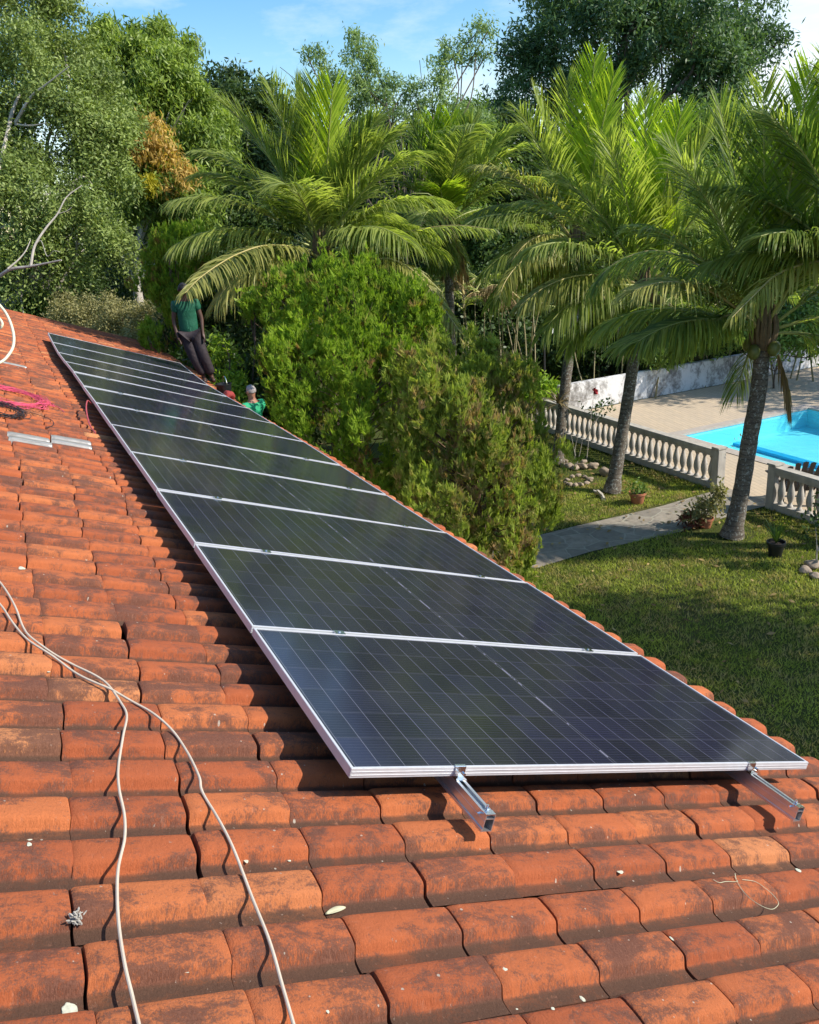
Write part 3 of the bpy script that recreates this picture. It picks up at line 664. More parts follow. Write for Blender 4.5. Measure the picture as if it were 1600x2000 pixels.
# lawn grass blades over the part that is seen
def inside_path(x, y):
    ly = [p[1] for p in pathL][::-1]; lx = [p[0] for p in pathL][::-1]; rx = [p[0] for p in pathR][::-1]
    return (x < np.interp(y, ly, lx) + 0.0) & (x > np.interp(y, ly, rx) + 0.0)
def grass():
    r2 = np.random.default_rng(11); n = 330000
    x = -3 + r2.random(n) ** .8 * 19.0; y = -11.85 + r2.random(n) * 9.6
    P = np.stack([x, y, np.zeros(n)], 1)
    ok = ~inside_path(x, y)
    bare = pnoise(P, 1.1, 4) + 0.6 * pnoise(P, 3.1, 1)
    ok &= (r2.random(n) < np.clip(1.15 - 0.75 * np.clip(bare, 0, 1), 0.25, 1))
    bed = ((x > 11.9) & (y < -9.4)) | (np.hypot(x - 8.3, y + 10.1) < .55)
    ok &= ~(bed & (r2.random(n) < .8))
    x, y, P = x[ok], y[ok], P[ok]; n = len(x)
    h = 0.03 + 0.028 * r2.random(n) + 0.012 * np.clip(pnoise(P, 2.3, 9), 0, 1); a = r2.random(n) * 2 * math.pi; wd = 0.0045 + 0.004 * r2.random(n)
    lx, ly = r2.normal(0, .6, n) * h, r2.normal(0, .6, n) * h
    b0 = np.stack([x - np.cos(a) * wd, y - np.sin(a) * wd, np.zeros(n)], 1); b1 = np.stack([x + np.cos(a) * wd, y + np.sin(a) * wd, np.zeros(n)], 1)
    tp = np.stack([x + lx, y + ly, h], 1)
    V = np.stack([b0, b1, tp], 1).reshape(-1, 3); F = np.arange(3 * n).reshape(-1, 3)
    m = leafmat('grass_blades', (0.117, 0.172, 0.032), (0.484, 0.520, 0.108), (0.46, 0.37, 0.16), 0.17, 0.35, 0.6, 0.9, 0.2)
    o = mesh_np('grass', V, F, m, rnd=r2.random(n)); o['kind'] = 'stuff'; o['label'] = 'short lawn grass with worn yellow patches below the roof edge'; return o
grass()

def litter():
    r2 = np.random.default_rng(15); n = 420; x = 3 + r2.random(n) * 12; y = -11.6 + r2.random(n) * 7.5
    near = r2.random(n) < .4; x[near] = 10.5 + r2.normal(0, 1.8, near.sum()); y[near] = -9.9 + r2.normal(0, 1.0, near.sum())
    a = r2.random(n) * 6.28; D = np.stack([np.cos(a), np.sin(a), r2.normal(0, .15, n)], 1); Nn = np.stack([r2.normal(0, .3, n), r2.normal(0, .3, n), np.ones(n)], 1)
    m = leafmat('dead_leaves', (.13, .075, .03), (.42, .30, .13), trans=.1, rough=.7)
    l = .05 + .09 * r2.random(n); S = np.cross(D, Nn); C = np.stack([x, y, np.full(n, .045)], 1)
    V = np.stack([C - D * l[:, None] * .5, C + unit(S) * l[:, None] * .22, C + D * l[:, None] * .5, C - unit(S) * l[:, None] * .22 + [0, 0, .008]], 1).reshape(-1, 3)
    o = mesh_np('leaf_litter', V, np.arange(4 * n).reshape(-1, 4), m, rnd=r2.random(n)); o['kind'] = 'stuff'; o['label'] = 'dry brown leaves scattered over the lawn and path'
def unit(a): return a / (np.linalg.norm(a, axis=-1, keepdims=True) + 1e-9)
litter()
# pool
def pool():
    mt, t, b = mat_new('pool_lining'); n1 = noise(t, 1.3, 5, .6)
    c = ramp(t, [(0.3, (0.26, 0.76, 0.86)), (0.7, (0.36, 0.84, 0.91))], n1); t.links.new(c, b.inputs['Base Color']); b.inputs['Roughness'].default_value = .5
    b_ = MB(); x0, x1, y0, y1 = PX0, PX1, PY0, PY1
    f = -.50
    def q(*P): b_.add(P, [(0, 1, 2, 3)])
    q((x0, y0, f), (x1, y0, f), (x1, y1, f), (x0, y1, f)); q((x0, y0, 0), (x1, y0, 0), (x1, y0, f), (x0, y0, f)); q((x0, y1, 0), (x0, y1, f), (x1, y1, f), (x1, y1, 0))
    q((x0, y0, 0), (x0, y0, f), (x0, y1, f), (x0, y1, 0)); q((x1, y0, 0), (x1, y1, 0), (x1, y1, f), (x1, y0, f))
    o = b_.build('pool_basin', mt); o['kind'] = 'structure'
    md = simple('pool_step_shade_blue', (0.03, 0.42, 0.72), .4, var=.1)
    s = MB(); s.box((8.4, -15.75, -.46), (10.2, 0.20, .07)); s.box((8.4, -14.19, -.38), (10.3, 0.22, .10)); pass  # sunken step line; near-wall ledge strip with its shade in the dark blue
    o2 = s.build('pool_step_and_shade', md); o2['kind'] = 'structure'
    mw_, t, b = mat_new('pool_water'); t.nodes.remove(b)
    tr = N(t, 'ShaderNodeBsdfTransparent'); tr.inputs[0].default_value = (0.66, 0.96, 1.0, 1); gl = N(t, 'ShaderNodeBsdfGlossy'); gl.inputs['Roughness'].default_value = 0.03
    fr = N(t, 'ShaderNodeFresnel'); fr.inputs[0].default_value = 1.33; ge = N(t, 'ShaderNodeNewGeometry'); ms = N(t, 'ShaderNodeMixShader')
    bn = N(t, 'ShaderNodeBump'); bn.inputs['Strength'].default_value = .5; bn.inputs['Distance'].default_value = .03; t.links.new(noise(t, 3.5, 3, .5), bn.inputs['Height']); t.links.new(bn.outputs[0], fr.inputs['Normal']); t.links.new(bn.outputs[0], gl.inputs['Normal'])
    t.links.new(math_n(t, 'MULTIPLY', fr.outputs[0], math_n(t, 'SUBTRACT', 1.0, ge.outputs['Backfacing'])), ms.inputs[0]); t.links.new(tr.outputs[0], ms.inputs[1]); t.links.new(gl.outputs[0], ms.inputs[2]); t.links.new(ms.outputs[0], t.nodes['Material Output'].inputs[0])
    wb = MB(); wb.add([(x0, y0, -.035), (x1, y0, -.035), (x1, y1, -.035), (x0, y1, -.035)], [(0, 1, 2, 3)]); o = wb.build('pool_water', mw_); o['kind'] = 'structure'
    cp = MB(); k = .30
    mc = simple('pool_coping', (0.42, 0.36, 0.30), .8, var=.15, scale=8)
    cp.box(((x0 + x1) / 2, y1 + k / 2 - .02, .0), (x1 - x0 + 2 * k, k, .05)); cp.box(((x0 + x1) / 2, y0 - k / 2 + .02, .0), (x1 - x0 + 2 * k, k, .05)); cp.box((x1 + k / 2 - .02, (y0 + y1) / 2, .0), (k, y1 - y0 - .04, .05)); cp.box((x0 - k / 2 + .02, (y0 + y1) / 2, .0), (k, y1 - y0 - .04, .05))
    o = cp.build('pool_coping', mc); o['kind'] = 'structure'
pool()

# ------------------------------------------------------------------ balustrades
M['conc'] = simple('weathered_concrete', (0.43, 0.395, 0.345), 0.9, var=0.28, scale=7, bmp=0.5, bd=0.006, stretch=(1, 1, .4))
def baluster_mesh():
    prof = [(.052, 0), (.052, .03), (.040, .045), (.030, .075), (.042, .11), (.062, .17), (.070, .23), (.064, .30), (.046, .38), (.033, .44), (.030, .475), (.040, .50), (.050, .515), (.050, .55)]
    b = MB(); b.lathe(prof, n=14); o = b.build('baluster', M['conc'], None, True); me = o.data; bpy.data.objects.remove(o); return me
BM = baluster_mesh()
def balustrade(x0, x1, y, label, posts):
    r = empty('balustrade', (x0, y, 0)); tag(r, label, 'balustrade', 'white concrete balustrades by the pool')
    Ln = x1 - x0
    b = MB(); b.box((Ln / 2, 0, .79), (Ln, .20, .10), bev=.012); b.box((Ln / 2, 0, .715), (Ln - .02, .15, .045)); b.build('top_rail', M['conc'], r)
    b = MB(); b.box((Ln / 2, 0, .07), (Ln, .17, .14), bev=.006); b.build('bottom_rail', M['conc'], r)
    for px_ in posts:
        b = MB(); b.box((px_ - x0, 0, .43), (.172, .21, .86), bev=.01); b.box((px_ - x0, 0, .88), (.20, .25, .04), bev=.008); b.build('end_post', M['conc'], r)
    n = int((Ln - .3) / .205)
    for i in range(n):
        o = bpy.data.objects.new('baluster', BM); COL.objects.link(o); o.parent = r; o.location = (.16 + (Ln - .32) * (i + .5) / n, 0, .142)
        o.rotation_euler = (0, 0, i * 1.3)
balustrade(10.02, 16.9, -11.75, 'long concrete balustrade left of the pool gate, behind the leaning palms', [10.10])
balustrade(3.2, 8.78, -11.75, 'short concrete balustrade at the right edge, in front of the black slatted chair', [8.70])

# white garden wall, peeling paint
def gwall():
    m, t, b = mat_new('peeling_white_paint'); n1 = noise(t, 2.0, 8, .7, stretch=(1, 1, .6)); n2 = noise(t, 11, 6, .7)
    g = math_n(t, 'ADD', math_n(t, 'MULTIPLY', n1, .7), math_n(t, 'MULTIPLY', n2, .3))
    c = ramp(t, [(.40, (.20, .19, .18)), (.47, (.42, .41, .40)), (.52, (.70, .70, .70)), (.8, (.80, .80, .80))], g); t.links.new(c, b.inputs['Base Color']); b.inputs['Roughness'].default_value = .9; bump(t, b, n2, .4, .02)
    b_ = MB(); b_.box((0, 0, .41), (.18, 15.5, .82), bev=.015); o = b_.build('garden_wall', m); o.location = (17.5, -20.8, 0)
    tag(o, 'low white garden wall with peeling paint at the far side of the pool deck', 'wall')
gwall()

# ------------------------------------------------------------------ foliage generators
def unit(a): return a / (np.linalg.norm(a, axis=-1, keepdims=True) + 1e-9)
def leaves(name, C, D, Nn, l, w_, mat, parent=None, r2=None, origin=None):
    """rhombic leaves folded along the rib: centres, long axes, normals"""
    n = len(C); S = unit(np.cross(D, Nn)); Nn = np.cross(S, D); l = np.asarray(l).reshape(-1, 1) * np.ones((n, 1)); w_ = np.asarray(w_).reshape(-1, 1) * np.ones((n, 1))
    a = C - D * l * .5; m1 = C - D * l * .05 + S * w_ * .5 - Nn * w_ * .12; m2 = C - D * l * .05 - S * w_ * .5 - Nn * w_ * .12; b = C + D * l * .5 - Nn * l * .10
    V = np.stack([a, m1, b, m2], 1).reshape(-1, 3)
    if origin is not None: V = V - origin
    F = np.arange(4 * n).reshape(-1, 4); return mesh_np(name, V, F, mat, parent, rnd=(r2 or rng).random(n))
def lobes_px(L_):
    """lobes measured on the photograph: (px, py, depth, radius in px[, depth stretch[, height stretch]]) -> world"""
    out = []
    for q in L_:
        px, py, d, r = q[:4]; sz = q[4] if len(q) > 4 else 1.0; sv = q[5] if len(q) > 5 else 1.0
        rr = r / FPX * d; out.append((at(px, py, d), np.array([rr * sz, rr * sz, rr * sv]))) 
    return out
def crown_points(lobes, n, r2, inner=0.55, bias=2.0, seed=0.0, rough=.22, cull=.6, K=16, tall=1.0):
    """points on many small leaf masses that sit on the surface of every lobe"""
    A = np.array([l[1][0] * l[1][2] for l in lobes]); nl = len(lobes); Lc = np.array([l[0] for l in lobes]); Lr = np.array([l[1] for l in lobes])
    sd = unit(r2.normal(size=(nl, K, 3)) + np.array([0, 0, .25])); sf = .74 + .22 * r2.random((nl, K, 1)) + rough * .5 * r2.normal(size=(nl, K, 1)) * .6
    sc = Lc[:, None] + sd * Lr[:, None] * sf; sr = Lr[:, None] * (.26 + .20 * r2.random((nl, K, 1))) * np.array([1, 1, tall])
    k = r2.choice(nl, n, p=A / A.sum()); j = r2.integers(0, K, n)
    d = unit(r2.normal(size=(n, 3)) + sd[k, j] * .7 + np.array([0, 0, .35])); f = 1 - (1 - inner) * r2.random(n) ** bias
    P = sc[k, j] + d * sr[k, j] * f[:, None]; d = unit(d + sd[k, j] * .5)
    core = r2.random(n) < .13; dc = unit(r2.normal(size=(n, 3))); P[core] = Lc[k[core]] + dc[core] * Lr[k[core]] * (.45 + .35 * r2.random(core.sum()))[:, None]; d[core] = dc[core]
    keep = np.ones(n, bool)
    for i, (lc, lr) in enumerate(lobes):
        inside = (np.sum(((P - lc) / lr) ** 2, 1) < cull ** 2) & (k != i); keep &= ~inside
    return P[keep], d[keep]
def crown(name, lobes, clumps, per, l, w_, cr_, mat, parent, seed=1, droop=.4, gap=0.0, inner=.55, flat=.6, rough=.22, origin=None, cull=.6, gf=1.2):
    r2 = np.random.default_rng(seed); P, d = crown_points(lobes, clumps, r2, inner, 2.0, seed * 1.3, rough, cull)
    if gap > 0: kp = pnoise(P, gf, seed) > -1 + gap * 1.4; P, d = P[kp], d[kp]
    P = np.repeat(P, per, 0); d = np.repeat(d, per, 0); n = len(P)
    P = P + r2.normal(size=(n, 3)) * cr_; D = unit(d * .5 + r2.normal(size=(n, 3)) * .75 + np.array([0, 0, -droop])); Nn = unit(d * flat + r2.normal(size=(n, 3)) * .55 + np.array([0, 0, .55]))
    return leaves(name, P, D, Nn, l * (0.6 + .6 * r2.random(n)), w_ * (0.7 + .5 * r2.random(n)), mat, parent, r2, origin)
def limbs(name, base, tips, r0, mat, parent=None, fork=.35, seed=0, rtip=.02, wig=.25, extra=0, origin=None):
    r2 = np.random.default_rng(seed + 50); b = MB(); base = np.array(base, float); tips = [np.array(t) for t in tips]; cen = np.mean(tips, 0)
    f = base + (cen - base) * fork; f[:2] = base[:2] + (cen - base)[:2] * fork * .5
    o_ = np.zeros(3) if origin is None else np.array(origin)
    tr = spline([base - o_, base * .6 + f * .4 + r2.normal(0, wig * .2, 3) * [1, 1, 0] - o_, f - o_], 5); b.tube(tr, np.linspace(r0 * 1.15, r0 * .72, len(tr)), 9)
    for t in tips:
        m1 = f * .6 + t * .4 + r2.normal(0, wig, 3); m2 = f * .25 + t * .75 + r2.normal(0, wig, 3); P = spline([f - o_, m1 - o_, m2 - o_, t - o_], 5)
        b.tube(P, np.linspace(r0 * .42, rtip, len(P)), 6)
        for e in range(extra):
            i0 = r2.integers(5, len(P) - 2); e1 = P[i0] + r2.normal(0, 1, 3) * min(.35, np.linalg.norm(t - f) * .10); e2 = e1 + (e1 - P[i0]) * .6 + r2.normal(0, wig, 3)
            Q = spline([P[i0], e1, e2], 4); b.tube(Q, np.linspace(r0 * .14, rtip * .5, len(Q)), 5)
    return b.build(name, mat, parent, True)
M['bark_d'] = simple('dark_bark', (0.10, 0.075, 0.055), .95, var=.35, scale=5, bmp=.7, bd=.02, stretch=(1, 1, .3))
M['bark_p'] = simple('pale_bark', (0.42, 0.38, 0.32), .9, var=.3, scale=5, bmp=.5, bd=.02, stretch=(1, 1, .4))

def tree(kind_name, label, base, lobes, specs, trunk, cat='tree', group=None, limb_n=None, seed=1, fork=.35, wig=.3, extra=0):
    base = np.array(base, float); r = empty(kind_name, tuple(base)); tag(r, label, cat, group)
    tips = [l[0] for l in lobes]; 
    if limb_n: tips = tips[:limb_n]
    if trunk: limbs('trunk', base, tips, trunk[0], trunk[1], r, fork, seed, .02, wig, extra, origin=base)
    for s in specs:
        s = dict(s); lb = s.pop('lobes', lobes); nm = s.pop('name', 'crown'); crown(nm, lb, parent=r, origin=base, **s)
    return r
LF = {}
LF['grey'] = leafmat('small_grey_green_leaves', (0.080, 0.122, 0.029), (0.328, 0.402, 0.113), trans=.25, rough=.40, clump=.5, spec=.5)
LF['mango'] = leafmat('mango_leaves', (0.052, 0.102, 0.018), (0.344, 0.440, 0.085), trans=.35, rough=.35, clump=.45, spec=.5)
LF['orange'] = leafmat('young_copper_leaves', (0.330, 0.195, 0.042), (0.651, 0.463, 0.144), trans=.35, rough=.4, clump=.8)
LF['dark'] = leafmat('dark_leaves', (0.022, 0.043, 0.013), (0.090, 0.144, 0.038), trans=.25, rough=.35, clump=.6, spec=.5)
LF['blue'] = leafmat('dark_glossy_leaves', (0.033, 0.078, 0.039), (0.151, 0.238, 0.086), trans=.3, rough=.38, clump=.35, spec=.5)
LF['olive'] = leafmat('narrow_olive_leaves', (0.112, 0.185, 0.079), (0.315, 0.411, 0.157), trans=.35, rough=.4, clump=.5)
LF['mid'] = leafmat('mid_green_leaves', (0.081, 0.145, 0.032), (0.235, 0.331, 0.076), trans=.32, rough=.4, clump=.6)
LF['pale'] = leafmat('pale_dusty_leaves', (0.15, 0.15, 0.060), (0.42, 0.38, 0.17), trans=.25, rough=.55, clump=1.0)
LF['bright'] = leafmat('bright_leaves', (0.10, 0.20, 0.02), (0.34, 0.46, 0.05), trans=.4, rough=.4, clump=1.2)
LF['thuja'] = leafmat('thuja_sprays', (0.094, 0.175, 0.018), (0.341, 0.462, 0.050), (0.30, 0.17, 0.07), .08, .42, .6, .9, .2)
LF['thujab'] = leafmat('browning_thuja_sprays', (0.134, 0.190, 0.031), (0.398, 0.461, 0.084), (0.34, 0.23, 0.11), .145, .42, .65, 1.0, .2)
LF['palm'] = leafmat('palm_leaflets', (0.104, 0.163, 0.037), (0.381, 0.427, 0.112), trans=.56, rough=.36, clump=.35, spec=.6)
LF['palm_y'] = leafmat('young_palm_leaflets', (0.182, 0.289, 0.023), (0.486, 0.580, 0.059), trans=.5, rough=.32, clump=.35, spec=.6)
LF['palm_o'] = leafmat('old_palm_leaflets', (0.165, 0.187, 0.039), (0.441, 0.420, 0.126), trans=.4, rough=.38, clump=.5, spec=.5)
LF['palm_d'] = leafmat('dead_palm_leaflets', (0.13, 0.085, 0.045), (0.34, 0.25, 0.14), trans=.2, rough=.7, clump=.8)

# ------------------------------------------------------------------ trees
gx = lambda px, d, z=0.0: (lambda p: (p[0], p[1], z))(at(px, 700, d))
# tall pale-barked tree at the left
LA = lobes_px([(40, 20, 25, 85), (120, 70, 25.5, 60), (150, 170, 25, 75), (30, 150, 24, 80), (215, 250, 25, 55), (110, 260, 24, 90), (10, 300, 23.5, 80), (190, 370, 24, 65), (95, 390, 23, 90),
                (10, 440, 22.5, 80), (150, 470, 23, 75), (60, 520, 22.5, 60), (200, 300, 24.5, 60), (-60, 100, 25, 110), (-70, 300, 24, 110), (-80, 480, 23, 90), (60, -60, 25.5, 80), (235, 500, 24.2, 40)])
tree('leafy_tree', 'tall grey green tree with pale bare branches at the left edge', gx(-30, 24.5), LA,
     [dict(clumps=11500, per=13, l=.135, w_=.055, cr_=.17, mat=LF['grey'], seed=21, droop=.25, gap=.22, gf=2.0, inner=.45, rough=.34)], (.28, M['bark_p']), limb_n=14, seed=3, fork=.25, wig=.5, extra=3)
# bare pale branches reaching in from the left in front of that tree
b = MB(); o0 = at(-60, 575, 20.0)
def brz(pts, r0, r1, d=19.5):
    P = spline([at(px, py, d + dd) - o0 for px, py, dd in pts], 6); b.tube(P, np.linspace(r0, r1, len(P)), 7)
brz([(-60, 575, .5), (-10, 545, .3), (20, 526, .1), (60, 520, 0), (120, 508, -.2)], .055, .018)
brz([(60, 520, 0), (68, 480, .1), (90, 445, .2), (112, 418, .3), (130, 385, .4), (160, 362, .5)], .032, .010)
brz([(15, 525, 0), (35, 508, .1), (50, 490, .2), (60, 468, .3)], .022, .008)
brz([(112, 418, .3), (130, 412, .3), (140, 405, .3)], .012, .005); brz([(68, 480, .1), (80, 470, .1), (92, 500, 0), (105, 490, -.1), (118, 492, -.1)], .010, .005)
brz([(30, 240, 3.5), (60, 190, 3.2), (90, 165, 3), (135, 130, 2.8)], .05, .012); brz([(18, 245, 3.5), (25, 215, 3.5), (40, 180, 3.5)], .06, .03); brz([(30, 243, 3.4), (60, 245, 3.2), (90, 240, 3)], .03, .01)
b.tube([np.zeros(3), at(18, 245, 23) - o0], .05, 6); o = b.build('bare_branch', M['bark_p'], None, True); o.location = o0; tag(o, 'pale bare branch reaching in over the roof from the left edge', 'branch')
# mango
LB = lobes_px([(225, 100, 29, 42), (290, 95, 30, 45), (200, 160, 29, 60), (270, 180, 29, 75), (345, 150, 30, 55), (330, 225, 29, 75), (250, 270, 28.5, 65), (395, 235, 30, 50), (395, 310, 29, 55), (335, 330, 28.5, 60), (425, 270, 30, 35), (230, 350, 28.5, 50), (300, 400, 28, 60), (370, 400, 28, 50)])
LBo = lobes_px([(290, 262, 27.2, 26), (272, 285, 27.2, 18), (325, 305, 27.2, 24), (345, 335, 27.2, 26), (285, 300, 27, 20), (362, 352, 27, 20), (310, 275, 27.2, 24), (330, 375, 27, 14)])
mt = tree('mango_tree', 'bright green mango tree with a cluster of copper coloured young leaves', gx(262, 28.5), LB,
          [dict(clumps=6800, per=15, l=.26, w_=.062, cr_=.16, mat=LF['mango'], seed=31, droop=.9, gap=.2, gf=2.2, inner=.5, rough=.36)], (.20, M['bark_p']), seed=5, fork=.45, wig=.4, extra=2)
crown('young_leaves', LBo, 270, 12, .24, .06, .13, LF['orange'], mt, 33, 1.1, inner=.3, origin=np.array(gx(262, 28.5)))
crown('young_leaves', lobes_px([(290, 362, 26.8, 13)]), 50, 12, .24, .06, .10, leafmat('young_yellow_leaves', (.30, .26, .02), (.50, .45, .05)), mt, 34, 1.1, inner=.3, origin=np.array(gx(262, 28.5)))
# far trees
def fartree(lab, lob, mat, bpx, bd, clumps, per, l, w_, cr_, seed, tr=.22, gap=.1, inner=.45, fork=.35, kind='leafy_tree', bark='bark_d', droop=.4, extra=1, rough=.3, group=None, gf=1.2):
    return tree(kind, lab, gx(bpx, bd), lobes_px(lob), [dict(clumps=clumps, per=per, l=l, w_=w_, cr_=cr_, mat=mat, seed=seed, droop=droop, gap=gap, inner=inner, rough=rough, gf=gf)], (tr, M[bark]) if tr else None, seed=seed, fork=fork, wig=.5, extra=extra, group=group)
fartree('dark green tree behind the mango tree, left of the tallest palm fronds', [(440, 190, 38, 40), (480, 210, 38, 50), (520, 230, 38, 50), (450, 260, 37, 60), (420, 330, 36, 50), (570, 250, 38, 45), (400, 200, 38, 30)], LF['dark'], 470, 38, 1800, 12, .30, .10, .24, 41)
SLN = [(598, 105, 30, 12), (622, 122, 30, 20), (645, 150, 30, 18), (690, 75, 30, 14), (712, 100, 30, 26), (700, 140, 30, 32), (735, 165, 30, 36), (690, 190, 30, 35), (650, 172, 30, 22), (770, 190, 30, 34),
       (730, 220, 30, 36), (800, 175, 30, 22), (820, 200, 30, 36), (780, 240, 30, 38), (850, 190, 30, 28), (860, 130, 30, 22), (885, 105, 30, 24), (905, 90, 30, 20), (935, 60, 30, 20), (955, 58, 30, 12), (930, 108, 30, 16), (955, 103, 30, 12),
       (870, 150, 30, 18), (880, 230, 30, 36), (910, 245, 30, 36), (840, 250, 30, 40), (700, 260, 30, 30)]
fartree('slender tree with sparse feathery branches standing up against the sky in the middle', SLN, LF['olive'], 800, 30, 1900, 10, .17, .052, .12, 43, tr=.07, gap=.12, inner=.1, fork=.45, bark='bark_d', droop=.7, extra=1, rough=.45)
rd = [(1050, 60, 44, 60), (1020, 125, 44, 50), (1110, 20, 44, 80), (1120, 100, 43, 80), (1200, 0, 44, 90), (1190, 90, 42, 80), (1290, 0, 44, 90), (1290, 90, 42, 90), (1380, 20, 44, 80), (1390, 110, 43, 80), (1430, 60, 44, 60),
      (1460, 120, 44, 45), (1500, 100, 44, 34), (1525, 80, 44, 16), (1350, 180, 43, 70), (1420, 180, 43, 60), (1060, 160, 44, 60), (1000, 190, 44, 48), (975, 200, 44, 36), (1130, 170, 43, 55), (1340, 60, 41, 80), (1090, 190, 44, 40), (1390, 230, 43, 50), (1240, 40, 41, 80), (1005, 150, 44, 40), (1490, 30, 44, 36)]
fartree('big round dark tree with lacy gaps towering against the sky at the upper right', rd, LF['blue'], 1215, 44, 5200, 15, .34, .10, .28, 45, tr=.50, gap=.30, inner=.35, fork=.50, extra=2, rough=.30, gf=1.25)
fartree('feathery green tree at the right edge behind the rightmost palm', [(1585, 175, 34, 40), (1600, 230, 34, 50), (1570, 260, 34, 45), (1640, 200, 34, 60), (1560, 330, 34, 60)], LF['olive'], 1610, 34, 1300, 12, .16, .05, .18, 46, tr=.2)
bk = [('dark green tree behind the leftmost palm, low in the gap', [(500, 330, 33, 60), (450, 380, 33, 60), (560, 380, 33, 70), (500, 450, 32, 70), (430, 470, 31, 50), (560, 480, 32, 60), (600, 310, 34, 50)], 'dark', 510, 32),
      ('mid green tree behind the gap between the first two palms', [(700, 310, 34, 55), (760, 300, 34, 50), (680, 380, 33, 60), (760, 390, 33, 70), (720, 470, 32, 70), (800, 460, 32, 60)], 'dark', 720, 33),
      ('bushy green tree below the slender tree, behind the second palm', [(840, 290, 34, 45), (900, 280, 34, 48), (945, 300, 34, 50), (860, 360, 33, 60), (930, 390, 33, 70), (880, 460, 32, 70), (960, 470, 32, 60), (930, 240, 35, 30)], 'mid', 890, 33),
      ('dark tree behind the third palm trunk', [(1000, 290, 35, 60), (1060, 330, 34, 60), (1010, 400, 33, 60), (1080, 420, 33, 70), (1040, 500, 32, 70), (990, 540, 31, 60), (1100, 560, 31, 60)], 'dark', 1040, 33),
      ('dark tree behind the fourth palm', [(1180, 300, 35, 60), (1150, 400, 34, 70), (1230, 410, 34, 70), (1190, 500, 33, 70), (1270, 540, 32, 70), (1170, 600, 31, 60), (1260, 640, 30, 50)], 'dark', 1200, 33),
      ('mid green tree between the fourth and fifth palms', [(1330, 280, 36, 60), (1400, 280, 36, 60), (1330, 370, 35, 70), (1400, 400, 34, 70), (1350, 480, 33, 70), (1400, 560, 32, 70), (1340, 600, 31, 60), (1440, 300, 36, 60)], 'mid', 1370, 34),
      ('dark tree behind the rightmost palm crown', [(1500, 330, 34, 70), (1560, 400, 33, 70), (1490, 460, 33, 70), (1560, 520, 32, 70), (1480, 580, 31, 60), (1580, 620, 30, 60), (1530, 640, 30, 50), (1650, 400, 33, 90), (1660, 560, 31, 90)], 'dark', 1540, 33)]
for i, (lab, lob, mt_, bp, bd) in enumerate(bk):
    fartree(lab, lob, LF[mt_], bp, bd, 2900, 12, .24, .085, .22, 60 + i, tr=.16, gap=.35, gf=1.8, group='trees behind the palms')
# distant wood all round, so that no bare horizon shows
def wood():
    r2 = np.random.default_rng(90); lob = []
    for i in range(150):
        a = r2.uniform(-math.pi, math.pi); d = r2.uniform(48, 85); h = r2.uniform(2.2, 6.5) 
        if abs(a + .43) < .6: h = r2.uniform(2.0, 5.2)
        lob.append((np.array([CAM[0] + d * math.cos(a), CAM[1] + d * math.sin(a), h * .8]), np.array([4.5, 4.5, h])))
    P, d = crown_points(lob, 34000, r2, .6, 2, 3, .25, .7, 12); kp = P[:, 2] > -.3; P, d = P[kp], d[kp]; P = np.repeat(P, 3, 0); d = np.repeat(d, 3, 0)
    n = len(P); P = P + r2.normal(size=(n, 3)) * .5; o = leaves('distant_wood', P, unit(r2.normal(size=(n, 3)) + [0, 0, -.4]), unit(d + r2.normal(size=(n, 3)) * .5), .9, .5, LF['dark'], None, r2); o['kind'] = 'stuff'; o['label'] = 'far belt of dark trees beyond the garden'
wood()

# undergrowth
def bush(kind, label, lob, mat, clumps, per, l, w_, cr_, seed, droop=.3, group=None, bark='bark_d', gap=.05, inner=.4, tr=.03, cat='shrub'):
    L2 = lobes_px(lob); c = np.mean([q[0] for q in L2], 0); base = (c[0], c[1], 0.0)
    return tree(kind, label, base, L2, [dict(clumps=clumps, per=per, l=l, w_=w_, cr_=cr_, mat=mat, seed=seed, droop=droop, gap=gap, inner=inner)], (tr, M[bark]), cat=cat, seed=seed, fork=.3, wig=.15, group=group)
bush('shrub', 'pale dusty shrub spilling over the far edge of the roof', [(140, 625, 22.5, 34), (190, 615, 22.5, 36), (240, 620, 22, 40), (285, 640, 21.3, 36), (215, 660, 22, 36), (270, 665, 21.5, 32), (310, 660, 20.8, 26), (120, 600, 23, 24), (165, 650, 22.5, 30)], LF['pale'], 2300, 12, .075, .035, .09, 71)
bush('shrub', 'small bright green shrub low behind the roof at the far left', [(45, 610, 24, 26), (80, 600, 24, 26), (20, 590, 24, 24), (70, 630, 24, 26)], LF['mid'], 500, 12, .12, .05, .12, 72)
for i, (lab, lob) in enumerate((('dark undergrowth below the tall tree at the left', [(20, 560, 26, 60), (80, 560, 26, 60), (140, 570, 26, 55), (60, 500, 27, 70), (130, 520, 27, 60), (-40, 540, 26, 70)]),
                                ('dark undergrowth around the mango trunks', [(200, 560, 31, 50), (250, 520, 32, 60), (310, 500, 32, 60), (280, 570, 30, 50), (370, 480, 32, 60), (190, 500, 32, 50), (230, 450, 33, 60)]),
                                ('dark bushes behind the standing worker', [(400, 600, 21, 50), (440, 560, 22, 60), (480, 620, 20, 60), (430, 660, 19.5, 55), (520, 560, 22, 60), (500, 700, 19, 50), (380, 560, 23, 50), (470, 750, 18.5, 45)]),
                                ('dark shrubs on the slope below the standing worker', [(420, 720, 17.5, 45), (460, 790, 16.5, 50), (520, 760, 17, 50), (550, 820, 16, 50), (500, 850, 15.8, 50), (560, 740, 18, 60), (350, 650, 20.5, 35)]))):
    bush('shrub', lab, lob, LF['dark'], 1500, 12, .14, .06, .16, 75 + i, group='dark undergrowth')
